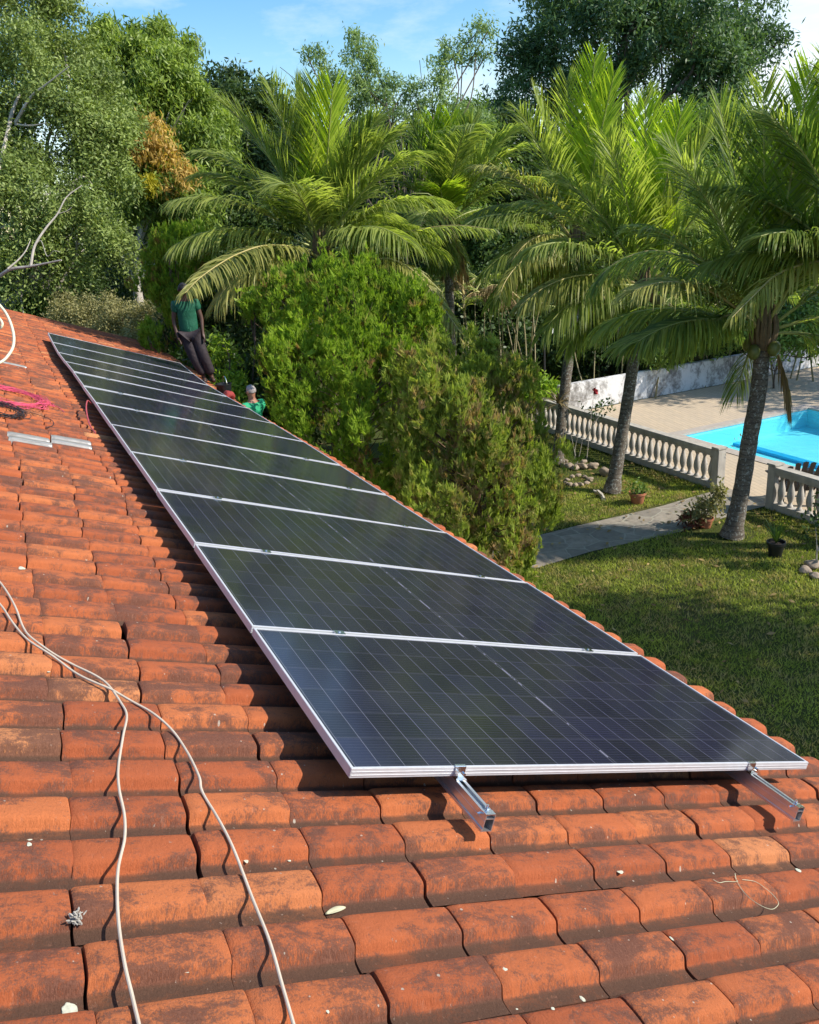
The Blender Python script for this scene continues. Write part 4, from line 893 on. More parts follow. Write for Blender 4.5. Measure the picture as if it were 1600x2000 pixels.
bush('garden_shrub', 'leafy bright green shrub between the two workers', [(440, 700, 15.9, 22), (455, 740, 15.7, 24), (445, 770, 15.5, 24), (465, 775, 15.4, 22), (430, 670, 16, 14), (470, 800, 15.2, 26)], LF['bright'], 190, 9, .13, .045, .09, 80, droop=.2)
bush('shrub', 'large leaved green plant hanging beside the tall conifer', [(497, 600, 16.2, 20), (545, 630, 15.5, 18), (485, 590, 16.2, 14)], LF['bright'], 60, 9, .15, .055, .09, 81, droop=.1)
bush('shrub', 'bright yellow green shrub at the foot of the lamp post', [(1040, 745, 22.5, 18), (1055, 765, 22.5, 16), (1075, 760, 22.6, 12), (1035, 770, 22.3, 16)], LF['bright'], 260, 12, .16, .045, .10, 82)
bush('shrub', 'dark blue green bushes behind the white wall, left half', [(1150, 700, 26, 40), (1110, 680, 26, 40), (1200, 690, 26.5, 40), (1160, 640, 27, 50), (1250, 700, 26.5, 30), (1220, 650, 27, 45), (1290, 690, 27, 30)], LF['dark'], 1500, 12, .17, .075, .14, 83)
bush('shrub', 'yellow green shrubs behind the middle of the white wall', [(1290, 680, 25, 26), (1320, 660, 25, 30), (1350, 650, 25, 30), (1275, 640, 25.5, 26), (1300, 620, 25.5, 30)], LF['mid'], 700, 10, .22, .05, .14, 84)
bush('shrub', 'shrubs with yellow leaves behind the right end of the white wall', [(1560, 640, 24.5, 34), (1590, 660, 24.5, 34), (1530, 670, 24.5, 26), (1600, 620, 25, 40), (1450, 640, 25.5, 30), (1400, 650, 25.5, 34)], LF['mid'], 900, 10, .2, .06, .14, 85)

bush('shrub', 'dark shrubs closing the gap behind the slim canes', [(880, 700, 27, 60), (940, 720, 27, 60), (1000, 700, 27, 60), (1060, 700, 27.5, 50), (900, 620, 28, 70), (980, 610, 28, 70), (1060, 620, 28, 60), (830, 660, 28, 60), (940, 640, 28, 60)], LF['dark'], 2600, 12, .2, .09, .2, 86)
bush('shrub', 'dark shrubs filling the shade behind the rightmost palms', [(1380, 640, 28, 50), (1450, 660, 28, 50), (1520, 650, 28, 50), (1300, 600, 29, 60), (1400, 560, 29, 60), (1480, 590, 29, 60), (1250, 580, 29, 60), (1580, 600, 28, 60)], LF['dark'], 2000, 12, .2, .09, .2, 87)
# ------------------------------------------------------------------ conifers (thuja) made of upright fan sprays
def thuja(label, base, lob, n, mat, seed, size=1.0, twigs=250, dark=0.0):
    r2 = np.random.default_rng(seed); L2 = lobes_px(lob); base = np.array(base, float); r = empty('conifer', tuple(base)); tag(r, label, 'conifer', 'conifers along the roof edge')
    P, d = crown_points(L2, n, r2, .45, 1.6, seed, .35, .72, 15, 1.75); kp = P[:, 2] > .05; P, d = P[kp], d[kp]; n = len(P)
    q = P * np.array([1, 1, .32]); nzv = pnoise(q, 3.6, seed) + .6 * pnoise(q, 8.0, seed + 1)
    P = P + d * (nzv * .19)[:, None] * np.array([1, 1, .4]) + np.array([0, 0, 1.0]) * (np.clip(d[:, 2], 0, 1) * np.clip(pnoise(P * [1, 1, 0], 7.0, seed), 0, 1) * .22)[:, None]
    kp = nzv > -.24; P, d = P[kp], d[kp]; n = len(P)
    up = unit(d * np.array([.42, .42, .2]) + np.array([0, 0, 1.0]) + r2.normal(size=(n, 3)) * .28); sd = unit(np.cross(up, d) + r2.normal(size=(n, 3)) * .5); sd = unit(sd - up * np.sum(sd * up, 1)[:, None]); nn = np.cross(sd, up)
    K = 13; C = []; D = []; Nn = []; Ls = []; sc = size * (.55 + 1.0 * r2.random(n) ** 1.5)
    for k in range(K):
        t = (k - 6) / 6.0; ang = t * .62 + r2.normal(0, .12, n); o_ = .10 * (1 - abs(t) * .55)
        dr = up * np.cos(ang)[:, None] + sd * np.sin(ang)[:, None]; rr = (o_ * (.3 + .8 * r2.random(n)) * sc)[:, None]
        C.append(P + dr * rr + r2.normal(size=(n, 3)) * .008); D.append(unit(dr + r2.normal(size=(n, 3)) * .22)); Nn.append(unit(nn + r2.normal(size=(n, 3)) * .5)); Ls.append(.095 * sc * (.7 + .6 * r2.random(n)))
    C = np.concatenate(C); D = np.concatenate(D); Nn = np.concatenate(Nn); Ls = np.concatenate(Ls)
    rv = np.clip(np.tile(r2.random(n), K) * .6 + r2.random(len(C)) * .4, 0, 1)
    o = leaves('foliage', C, D, Nn, Ls, Ls * .19, mat, r, r2, base)
    a = o.data.attributes['rnd']; a.data.foreach_set('value', rv.astype(np.float32))
    b = MB(); top = max(l[0][2] + l[1][2] for l in L2)
    P = spline([np.zeros(3), (0, .05, top * .5), (0, 0, top * .9)], 4); b.tube(P, np.linspace(.14, .03, len(P)), 8)
    Q, dq = crown_points(L2, twigs, r2, .9, 1, seed, .1, .5)
    for q, dd in zip(Q, dq):
        q = q - base; s0 = np.array([0, 0, max(.2, q[2] * .75 - .2)]); s0 = s0 + (q - s0) * .35; P = spline([s0, (s0 + q) / 2 + r2.normal(0, .06, 3), q], 3); b.tube(P, np.linspace(.014, .004, len(P)), 4)
    b.build('trunk', simple('thuja_twigs', (.14, .085, .05), .9, var=.4, scale=8), r)
    return r
thuja('tallest conifer, dense bright green, rising over the middle of the panels', tuple(np.array([*at(680, 700, 15.6)[:2], 0])),
      [(560, 590, 15.9, 46), (625, 590, 15.8, 58), (700, 590, 15.8, 62), (775, 605, 16.0, 50), (530, 620, 16.0, 34), (580, 640, 15.4, 70), (670, 650, 15.2, 90), (770, 660, 15.6, 80), (620, 740, 14.9, 80), (710, 760, 14.8, 95),
       (790, 760, 15.2, 60), (640, 840, 14.6, 70), (720, 880, 14.4, 80), (610, 800, 15, 60), (690, 980, 14.4, 90), (640, 545, 16.0, 26), (700, 550, 16.0, 28), (760, 565, 16.1, 26), (820, 640, 15.9, 30), (575, 720, 15.1, 45)], 20000, LF['thuja'], 101)
thuja('lower conifer with browning patches, nearest the lawn and the path', tuple(np.array([*at(930, 900, 13.4)[:2], 0])),
      [(850, 770, 13.8, 64), (910, 760, 13.6, 60), (970, 790, 13.5, 62), (880, 860, 13.2, 90), (980, 870, 13.1, 82), (1020, 900, 13.2, 56), (930, 960, 12.8, 95), (1010, 980, 12.9, 62), (870, 980, 12.9, 70), (990, 1050, 12.6, 62),
       (930, 1060, 12.5, 80), (860, 710, 14.1, 34), (1000, 745, 13.6, 34), (1010, 1090, 12.4, 30), (815, 820, 13.8, 50), (970, 1180, 12.4, 90), (870, 1130, 12.6, 90), (1045, 860, 13.3, 26)], 19000, LF['thujab'], 102)
thuja('small round conifer behind the standing worker', tuple(np.array([*at(345, 600, 19.5)[:2], 0])),
      [(340, 500, 19.5, 40), (375, 510, 19.5, 36), (310, 520, 19.6, 32), (350, 550, 19.3, 52), (385, 550, 19.4, 36), (350, 600, 19.2, 50), (350, 480, 19.5, 26), (300, 560, 19.5, 30), (345, 690, 19.2, 60)], 6000, LF['thuja'], 103, size=1.15, twigs=60)

# ------------------------------------------------------------------ coconut palms
RT = unit(np.array([RW[0][0], RW[0][1], 0.0])); FW = unit(np.array([RW[2][0], RW[2][1], 0.0])); UP = np.array([0, 0, 1.0])
M['rachis'] = simple('frond_midrib', (0.34, 0.36, 0.10), .45, var=.2, scale=6)
M['rachis_o'] = simple('old_frond_midrib', (0.42, 0.34, 0.13), .5, var=.2, scale=6)
def mk_ptrunk():
    m, t, b = mat_new('palm_trunk'); c = N(t, 'ShaderNodeTexCoord'); s = N(t, 'ShaderNodeSeparateXYZ'); t.links.new(c.outputs['Object'], s.inputs[0])
    n1 = noise(t, 5, 6, .65); n2 = noise(t, 22, 5, .75)
    rg = math_n(t, 'FRACT', math_n(t, 'MULTIPLY', math_n(t, 'ADD', s.outputs[2], math_n(t, 'MULTIPLY', n1, .09)), 11.0))
    c1 = ramp(t, [(.3, (.090, .070, .052)), (.6, (.17, .138, .105)), (.85, (.27, .23, .18))], n1)
    c1 = mixc(t, math_n(t, 'MULTIPLY', math_n(t, 'LESS_THAN', rg, .22), .6), c1, (.045, .035, .03)); k = N(t, 'ShaderNodeMapRange'); k.inputs[1].default_value = .54; k.inputs[2].default_value = .62
    t.links.new(n2, k.inputs[0]); c1 = mixc(t, math_n(t, 'MULTIPLY', k.outputs[0], .8), c1, (.46, .47, .42)); t.links.new(c1, b.inputs['Base Color']); b.inputs['Roughness'].default_value = .95
    bump(t, b, math_n(t, 'ADD', rg, math_n(t, 'MULTIPLY', n2, .8)), .6, .02); return m
M['ptrunk'] = mk_ptrunk()
def frond(parent, origin, base, d0, L_, droop, seed, kind='palm', ll=.80, nl=105, side=None, face=0.0):
    r2 = np.random.default_rng(seed); d0 = d0 / np.linalg.norm(d0)
    n = 18; s = np.linspace(0, 1, n); P = [np.zeros(3)]; T = []
    for i in range(n):
        t = unit(d0 + np.array([0, 0, -1.0]) * droop * s[i] ** 1.5 * 1.6); T.append(t)
        if i: P.append(P[-1] + (T[-1] + T[-2]) / 2 * L_ / (n - 1))
    P = np.array(P); T = np.array(T)
    h = np.array([d0[0], d0[1], 0]); 
    if np.linalg.norm(h) < .05: h = -FW
    h = unit(h); sv = np.cross(UP, h) if side is None else side
    sv = unit(sv + FW * face * 0)
    b = MB(); b.tube(P + base - origin, np.linspace(.030, .005, n), 6)
    me_v = np.array(b.v); me_f = [f for f in b.f]
    u = np.linspace(.15, .995, nl); u = np.concatenate([u, u]); sg = np.concatenate([np.ones(nl), -np.ones(nl)]); u = np.clip(u + r2.normal(0, .003, 2 * nl), .12, 1); m = len(u)
    p0 = np.stack([np.interp(u, s, P[:, k]) for k in range(3)], 1); tt = unit(np.stack([np.interp(u, s, T[:, k]) for k in range(3)], 1))
    prof = np.clip(np.sin(math.pi * np.clip(.10 + u * .84, 0, 1)), 0, 1) ** .55; ln = ll * prof * (.86 + .24 * r2.random(m)) * np.where(r2.random(m) < .07, .45, 1.0)
    fwd = .45 + .75 * u ** 2
    nrm = unit(np.cross(tt, np.tile(sv, (m, 1)))); nrm = nrm * np.sign(nrm[:, 2:3] + 1e-6)
    upr = np.clip(tt[:, 2], 0, 1)                        # leaflets of upright fronds stand at a sharp angle, those of drooping ones hang
    fwd = fwd + .30 * upr
    dr = unit(sv * sg[:, None] * (.9 - .25 * upr)[:, None] + tt * fwd[:, None] + nrm * .22 + r2.normal(size=(m, 3)) * .09)
    g = np.array([0, 0, -1.0]); w0 = .0128 * (.75 + .5 * prof)
    wv = unit(tt - dr * np.sum(tt * dr, 1)[:, None] + nrm * .35 * sg[:, None] + r2.normal(size=(m, 3)) * .25)
    sag_ = (.25 + .9 * droop) * (1 - .78 * upr) + r2.normal(0, .10, m)
    if kind == 'palm_d': sag_ = sag_ + 1.2
    q0 = p0; d1 = unit(dr + g * sag_[:, None] * .35); q1 = q0 + d1 * (ln * .35)[:, None]; d2 = unit(dr + g * sag_[:, None] * 1.0); q2 = q1 + d2 * (ln * .35)[:, None]; d3 = unit(dr + g * sag_[:, None] * 1.9); q3 = q2 + d3 * (ln * .30)[:, None]
    A = np.stack([q0 - wv * w0[:, None] * .35, q0 + wv * w0[:, None] * .35, q1 - wv * w0[:, None], q1 + wv * w0[:, None], q2 - wv * w0[:, None] * .8, q2 + wv * w0[:, None] * .8, q3], 1)
    V = A.reshape(-1, 3) + base - origin; i7 = np.arange(m)[:, None] * 7
    F4 = np.concatenate([i7 + np.array([[0, 1, 3, 2]]), i7 + np.array([[2, 3, 5, 4]])]); F3 = i7 + np.array([[4, 5, 6]])
    nb = len(me_v); Vt = np.vstack([me_v, V]); fr4 = np.array([f for f in me_f if len(f) == 4]); 
    rv = r2.random(m); cl = r2.normal(0, .12)
    Fs = [fr4, F4 + nb, F3 + nb]; mi = np.concatenate([np.zeros(len(fr4)), np.ones(len(F4)), np.ones(len(F3))]).astype(int)
    rnd = np.concatenate([np.full(len(fr4), .5), np.clip(np.tile(rv, 2) + cl, 0, 1), np.clip(rv + cl, 0, 1)])
    o = mesh_np('frond', Vt, Fs, [M['rachis_o'] if kind in ('palm_o', 'palm_d') else M['rachis'], LF[kind]], parent, rnd=rnd, mi=mi)
    if kind == 'palm_d': o['label'] = 'dead brown frond'
    if kind == 'palm_y': o['label'] = 'bright young frond'
    if kind == 'palm_o': o['label'] = 'yellowing frond'
    return o
def palm(label, trunk_pts, crown_c, fr, extra, seed, scale=1.0, r0=.15, skirt=8, nuts=4, ll=.98, nl=112):
    base = np.array(trunk_pts[0], float); r = empty('coconut_palm', tuple(base)); tag(r, label, 'palm tree', 'coconut palms beside the pool garden')
    crown_c = np.array(crown_c, float)
    P = spline([np.array(p, float) - base for p in trunk_pts] + [crown_c - base + [0, 0, .1]], 7); b = MB(); rad = np.interp(np.linspace(0, 1, len(P)), [0, .06, .2, .85, 1], [r0 * 1.45, r0 * 1.1, r0 * .92, r0 * .85, r0 * .6]); b.tube(P, rad * (1 + .03 * np.sin(np.arange(len(P)) * 2.1)), 14)
    b.build('trunk', M['ptrunk'], r, True)
    r2 = np.random.default_rng(seed); k = 0
    for q in fr:
        a, dep, L_, dp = q[:4]; kd = q[4] if len(q) > 4 else 'palm'
        d0 = RT * math.cos(R(a)) + UP * math.sin(R(a)) - FW * dep
        frond(r, base, crown_c + unit(d0) * .12, d0, L_ * scale, dp, seed * 100 + k, kd, ll, nl); k += 1
    for i in range(extra):
        az = i * 2.39996 + seed; el = R(72 - 60 * ((i + .5) / extra) ** .9 + r2.normal(0, 5)); h = RT * math.cos(az) + FW * math.sin(az); d0 = h * math.cos(el) + UP * math.sin(el)
        frond(r, base, crown_c + unit(d0) * .12 + UP * .05, d0, (2.6 + r2.random() * .7) * scale, .45 + .3 * r2.random(), seed * 100 + k, 'palm', ll, nl); k += 1
    for i in range(skirt):
        az = i * 2.39996 + seed + 1; h = RT * math.cos(az) + FW * math.sin(az); d0 = h * .45 - UP * .9
        frond(r, base, crown_c + h * .12 - UP * .1, d0, (.85 + r2.random() * .4) * scale, .9, seed * 100 + k, 'palm_d' if i % 3 == 0 else 'palm', ll * .8, 46); k += 1
    # fibre sheath and stalk stubs under the crown
    b = MB()
    for i in range(16):
        az = i * 2.4; h = np.array([math.cos(az), math.sin(az), 0]); P = spline([crown_c - base + h * .10 - UP * .25, crown_c - base + h * .20 + UP * .05, crown_c - base + h * .12 + UP * .45], 3); b.tube(P, np.linspace(.05, .02, len(P)), 6)
    b.build('leaf_bases', simple('palm_fibre', (.17, .115, .06), .9, var=.35, scale=15), r, True)
    for i in range(nuts):
        az = seed + i * 1.7; c = crown_c - base + (RT * math.cos(az) + FW * math.sin(az)) * .26 - UP * (.22 + .05 * (i % 2)); bm = MB()
        bm.lathe([(.005, -.13), (.06, -.11), (.095, -.05), (.10, .02), (.075, .08), (.03, .115), (.005, .12)], tuple(c), 10); bm.build('coconut', simple('coconut_husk', (.13, .14, .03), .5, var=.3, scale=9), r, True)
    return r
def tp(px, py, depth): return at(px, py, depth)
def dep(p): return float(RW[2] @ (np.array(p) - CAM))
b5 = np.array([8.08, -10.11, 0]); d5 = dep(b5)
palm('rightmost complete palm, its dark trunk on the lawn between the path and pool gate', [b5, tp(1448, 960, d5 - .25), tp(1466, 850, d5 - .6), tp(1482, 760, d5 - .9)], tp(1492, 650, d5 - 1.2),
     [(100, .25, 3.9, .10, 'palm'), (92, .3, 4.1, .10, 'palm_y'), (106, .1, 3.8, .12), (83, .2, 3.6, .12, 'palm'), (72, .3, 3.6, .2), (118, .3, 3.6, .30), (130, .25, 3.3, .38), (140, .4, 3.2, .5, 'palm_o'), (60, .0, 3.4, .3), (45, .3, 3.2, .5), (165, .1, 2.6, .45), (20, .3, 2.8, .7), (155, -.3, 3, .6), (0, .3, 2.4, .8), (112, -.2, 3.6, .25)], 3, 5, r0=.150, skirt=2, scale=.90)
b4 = np.array([11.18, -9.95, 0]); d4 = dep(b4)
palm('fourth palm from the left, slim trunk leaning right beside the terracotta pot', [b4, tp(1213, 860, d4 - .2), tp(1228, 770, d4 - .4), tp(1240, 690, d4 - .6)], tp(1262, 560, d4 - .8),
     [(95, .2, 3.3, .12, 'palm_y'), (86, .3, 3.2, .15, 'palm_y'), (108, .3, 3.1, .22), (122, .2, 3.0, .35), (75, .2, 3.1, .22), (62, .3, 3.0, .35), (140, .4, 3.0, .5, 'palm'), (40, .3, 2.9, .5), (158, .4, 3.0, .62, 'palm_o'), (168, .5, 2.7, .75), (22, .4, 2.8, .65), (190, .3, 2.0, .75), (-5, .3, 2.0, .75), (97, .1, 1.5, .05, 'palm_y'), (132, .1, 3.1, .4)], 4, 7, r0=.135, skirt=4, scale=.95)
b3 = np.array([13.56, -10.26, 0]); d3 = dep(b3)
palm('third palm from the left, spiky plant clinging to its trunk behind the stone rings', [b3, tp(1094, 850, d3 - .1), tp(1106, 740, d3 - .2), tp(1120, 620, d3 - .3)], tp(1128, 480, d3 - .4),
     [(88, .25, 3.9, .08, 'palm_y'), (96, .2, 3.5, .14), (82, .3, 3.6, .10, 'palm_y'), (112, .3, 3.4, .28), (128, .3, 3.2, .42, 'palm_o'), (70, .2, 3.4, .25), (55, .3, 3.2, .4), (145, .3, 3.0, .55), (35, .3, 3, .55), (165, .4, 2.6, .7), (185, .4, 2.6, .72), (12, .3, 2.8, .7), (205, .4, 1.6, .8, 'palm_o'), (150, .6, 2.2, .9, 'palm_o'), (104, 0, 3.4, .2), (46, .1, 3.1, .45)], 4, 7, r0=.135, skirt=6, scale=.94)
c2 = tp(872, 440, 22.0)
palm('second palm from the left, smaller crown behind the tall conifer', [(c2[0], c2[1], 0), (c2[0], c2[1], 2.2)], c2,
     [(95, .25, 2.4, .12, 'palm_y'), (86, .25, 2.4, .12, 'palm_y'), (105, .2, 2.4, .15), (75, .25, 2.4, .15), (120, .25, 2.7, .35), (60, .25, 2.8, .35), (140, .3, 2.8, .5), (40, .3, 2.8, .5), (160, .35, 2.8, .65), (18, .35, 2.8, .65), (98, .8, 1.2, .3, 'palm_y')], 8, 5, r0=.13)
c1 = tp(628, 490, 18.6)
palm('leftmost palm, tall fan of fronds rising behind the bright conifer', [(c1[0] + .2, c1[1], 0), (c1[0] + .1, c1[1], 2.0)], c1,
     [(86, .15, 3.5, .06, 'palm'), (80, .22, 3.5, .10, 'palm_y'), (100, .2, 3.6, .20), (112, .15, 3.7, .32), (124, .2, 3.5, .42), (138, .35, 3.7, .50), (152, .4, 3.6, .55), (168, .4, 3.4, .62), (66, .2, 3.2, .28), (52, .25, 3.3, .40), (38, .3, 3.3, .5), (20, .35, 3.1, .6), (190, .3, 2.2, .7), (172, .7, 3.1, .75, 'palm_o'), (5, .4, 2.4, .7), (93, 0, 3.5, .12), (130, .1, 3.3, .45), (60, .1, 3.2, .35), (28, .2, 2.8, .6)], 6, 6, scale=.88, r0=.15, ll=1.12, nl=120)
# frond of the leftmost palm hanging over the workers, and the drooping ones at its right
pr = [o for o in bpy.data.objects if o.name.startswith('coconut_palm')][-1]; ob = np.array(pr.location)
def bent(px_pts, depth0, depth1, kind, seed, parent, org, ll=.62, nl=72, face=None, sg0=.75):
    """a frond whose midrib follows a measured curve"""
    n = len(px_pts); C_ = spline([at(p[0], p[1], depth0 + (depth1 - depth0) * i / (n - 1)) for i, p in enumerate(px_pts)], 7)
    r2 = np.random.default_rng(seed); s = np.linspace(0, 1, len(C_)); T = unit(np.gradient(C_, axis=0)); b = MB(); b.tube(C_ - org, np.linspace(.026, .005, len(C_)), 6); nb = len(b.v)
    u = np.linspace(.08, .995, nl); u = np.concatenate([u, u]); m = len(u); sg = np.concatenate([np.ones(nl), -np.ones(nl)]); p0 = np.stack([np.interp(u, s, C_[:, k]) for k in range(3)], 1); tt = unit(np.stack([np.interp(u, s, T[:, k]) for k in range(3)], 1))
    sv = unit(np.cross(tt, UP)) if face is None else unit(np.cross(tt, face)); prof = np.clip(np.sin(math.pi * np.clip(.16 + u * .80, 0, 1)), 0, 1) ** .5; ln = ll * prof * (.85 + .3 * r2.random(m))
    nrm = unit(np.cross(tt, sv)); nrm *= np.sign(nrm[:, 2:3] + 1e-6); dr = unit(sv * sg[:, None] * .7 + tt * (.45 + .9 * u ** 2)[:, None] + nrm * .15 + r2.normal(size=(m, 3)) * .07); g = np.array([0, 0, -1.0])
    sg_ = np.full(m, sg0) + r2.normal(0, .1, m); wv = unit(tt - dr * np.sum(tt * dr, 1)[:, None] + r2.normal(size=(m, 3)) * .3); w0 = .0145 * (.8 + .4 * prof)
    q0 = p0; q1 = q0 + unit(dr + g * sg_[:, None] * .4) * (ln * .35)[:, None]; q2 = q1 + unit(dr + g * sg_[:, None] * 1.3) * (ln * .35)[:, None]; q3 = q2 + unit(dr + g * sg_[:, None] * 2.6) * (ln * .3)[:, None]
    A = np.stack([q0 - wv * w0[:, None] * .35, q0 + wv * w0[:, None] * .35, q1 - wv * w0[:, None], q1 + wv * w0[:, None], q2 - wv * w0[:, None] * .8, q2 + wv * w0[:, None] * .8, q3], 1).reshape(-1, 3) - org
    i7 = np.arange(m)[:, None] * 7; F4 = np.concatenate([i7 + np.array([[0, 1, 3, 2]]), i7 + np.array([[2, 3, 5, 4]])]) + nb; F3 = i7 + np.array([[4, 5, 6]]) + nb; fr4 = np.array([f for f in b.f if len(f) == 4]); rv = r2.random(m)
    o = mesh_np('frond', np.vstack([np.array(b.v), A]), [fr4, F4, F3], [M['rachis_o'], LF[kind]], parent, rnd=np.concatenate([np.full(len(fr4), .5), np.tile(rv, 2), rv]), mi=np.concatenate([np.zeros(len(fr4)), np.ones(len(F4) + len(F3))]).astype(int)); return o
bent([(620, 500), (570, 482), (515, 480), (465, 496), (425, 518), (388, 545), (362, 572)], 18.2, 14.2, 'palm_o', 901, pr, ob, ll=.80, nl=100, sg0=.45)
bent([(690, 500), (750, 465), (820, 448), (890, 440), (965, 448)], 18.2, 17.2, 'palm', 902, pr, ob, ll=.6)
bent([(700, 520), (760, 505), (820, 540), (865, 600), (900, 650)], 18.0, 16.6, 'palm_o', 903, pr, ob, ll=.7, nl=80)
# palm leaning in at the right edge
c6 = tp(1700, 560, 12.8)
p6 = palm('palm at the right edge, mostly cut off, with one frond hanging into view', [(c6[0], c6[1], 0), (c6[0], c6[1], 2.2)], c6,
     [(100, .1, 3.8, .12), (110, .2, 3.7, .18), (122, .2, 3.6, .3), (90, .2, 3.6, .1), (135, .0, 3.4, .4), (150, .0, 3.0, .55), (60, .2, 3.4, .4), (30, .2, 3.2, .6), (0, .3, 3, .7)], 5, 5, r0=.15, scale=.86)
bent([(1700, 560), (1650, 515), (1590, 512), (1520, 535), (1470, 580), (1430, 620)], 12.7, 11.8, 'palm_o', 904, p6, np.array(p6.location), ll=.60, nl=64)
pp = {o['label'][:6]: o for o in bpy.data.objects if o.name.startswith('coconut_palm')}
p3 = pp['third ']; p4 = pp['fourth']; p5 = pp['rightm']
bent([(1130, 510), (1100, 500), (1060, 495), (1020, 510), (990, 545), (975, 580)], d3 - .6, d3 - 2.2, 'palm_o', 905, p3, np.array(p3.location), ll=.62, nl=76)
bent([(1480, 640), (1420, 560), (1340, 505), (1270, 490), (1200, 515), (1155, 560)], d5 - 1.3, d5 - .6, 'palm', 906, p5, np.array(p5.location), ll=.95, nl=100)
bent([(1485, 640), (1440, 615), (1400, 625), (1350, 655), (1312, 690)], d5 - 1.3, d5 - 1.6, 'palm', 907, p5, np.array(p5.location), ll=.72, nl=80)
bent([(1262, 570), (1230, 590), (1195, 620), (1165, 660)], d4 - .9, d4 - 1.3, 'palm', 908, p4, np.array(p4.location), ll=.7, nl=60)

# clump of slim cane palms in the dark behind
def cane_clump(label, pxs, d, seed, top=(520, 600)):
    r2 = np.random.default_rng(seed); base = at(float(np.mean(pxs)), 760, d); base = np.array([base[0], base[1], 0]); r = empty('cane_palm', tuple(base)); tag(r, label, 'palm clump', 'cane clumps in the shade')
    ms = simple('cane_stem', (.24, .20, .09), .6, var=.35, scale=6)
    for px in pxs:
        p0 = at(px + r2.normal(0, 6), 770, d + r2.normal(0, .6)); p0[2] = 0; p1 = at(px + r2.normal(0, 22), r2.uniform(*top), d + r2.normal(0, .5)); m_ = (p0 + p1) / 2 + r2.normal(0, .08, 3)
        b = MB(); P = spline([p0 - base, m_ - base, p1 - base], 5); b.tube(P, np.linspace(.028, .014, len(P)), 6); b.build('stem', ms, r)
        for q in range(2):
            a = r2.uniform(0, 6.28); frond(r, base, p1, np.array([math.cos(a), math.sin(a), 1.0]), 1.3, .8, int(seed * 1000 + px * 3 + q), 'palm_d' if r2.random() < .35 else 'palm', .35, 22)
cane_clump('clump of slim upright canes in the shade between the conifer and the third palm', list(range(905, 1055, 9)), 23.5, 201, (560, 620))
cane_clump('clump of slim canes in the shade between the third and fourth palms', list(range(1140, 1330, 17)), 25.5, 202, (580, 640))
cane_clump('clump of slim canes in the shade behind the rightmost palm', list(range(1380, 1600, 20)), 26.5, 203, (560, 620))

# trees outside the frame whose shade falls on the lawn and deck
def shade(lab, c, rr, seed):
    lob = [(np.array([c[0] + dx * rr, c[1] + dy * rr, c[2] + dz * rr]), np.array([rr * .55] * 3)) for dx, dy, dz in ((0, 0, .3), (.6, .2, 0), (-.6, .1, .1), (.1, .6, 0), (0, -.6, .1), (.3, -.3, .5))]
    tree('leafy_tree', lab, (c[0], c[1], 0), lob, [dict(clumps=1300, per=10, l=.22, w_=.09, cr_=.2, mat=LF['mid'], seed=seed, gap=.1)], (.18, M['bark_d']), seed=seed)
SHADE = [('garden tree outside the right of the view that shades the lawn', (-.6, -13.4, 6.4), 2.3, 301), ('garden tree beyond the pool outside the view', (12.0, -25.5, 5.6), 2.8, 303)]
for s in SHADE: shade(*s)

# ------------------------------------------------------------------ small garden things
M['rock'] = simple('garden_stone', (.33, .255, .19), .9, var=.3, scale=12, bmp=.5, bd=.01)
M['terra'] = simple('pot_clay', (.40, .15, .075), .75, var=.15, scale=9)
M['plastic'] = simple('black_plastic', (.012, .013, .016), .45, var=.2, scale=9)
M['soil'] = simple('potting_soil', (.05, .035, .025), .95, var=.3, scale=30, bmp=.5)
rr = np.random.default_rng(12)
def rocks(pts, where, grp):
    for i, (px, py, r_) in enumerate(pts):
        g = gnd(px, py); o = blob('stone', (g[0], g[1], r_ * .42), r_, M['rock'], None, None, i * 1.9 + px * .01, .62, None, 3, .28); o.rotation_euler = (0, 0, i * 1.1)
        yield i, o
ring1 = [(1100, 912, .10), (1112, 914, .11), (1124, 917, .10), (1137, 915, .13), (1149, 914, .09), (1159, 914, .12), (1104, 903, .08), (1140, 905, .09)]
W1 = ['leftmost front stone', 'second front stone', 'middle front stone', 'broadest front stone', 'smallest front stone', 'rightmost front stone', 'left back stone', 'right back stone']
for i, o in rocks(ring1, '', ''): tag(o, W1[i] + ' of the heap round the bare sapling', 'stone', 'stones heaped round the sapling by the third palm')
g = gnd(1181, 928); o = blob('stone', (g[0], g[1], .07), .15, M['rock'], 'single round stone just left of the fourth palm trunk', 'stone', 5.5, .75, None, 3, .2)
ring2 = [(1105, 946, .07), (1114, 949, .07), (1124, 950, .07), (1134, 949, .08), (1146, 946, .07), (1152, 939, .08), (1142, 934, .07), (1130, 931, .07), (1118, 933, .06), (1108, 939, .06)]
W2 = ['leftmost nearest stone', 'nearest stone left of centre', 'nearest central stone', 'nearest stone right of centre', 'near right corner stone', 'rightmost stone', 'far stone at the right', 'far stone right of centre', 'far stone left of centre', 'far stone at the left']
for i, o in rocks(ring2, '', ''): tag(o, W2[i] + ' of the small stone ring in the grass', 'stone', 'stones laid in a ring on the grass')
for (px, py, r_, lb) in ((1572, 1118, .10, 'dark stone at the left of the stones by the right edge'), (1588, 1108, .13, 'largest pale stone by the right edge of the lawn'), (1592, 1128, .09, 'lowest small stone by the right edge of the lawn')):
    g = gnd(px, py); blob('stone', (g[0], g[1], r_ * .4), r_, M['rock'], lb, 'stone', px * .1, .6, None, 3, .28)
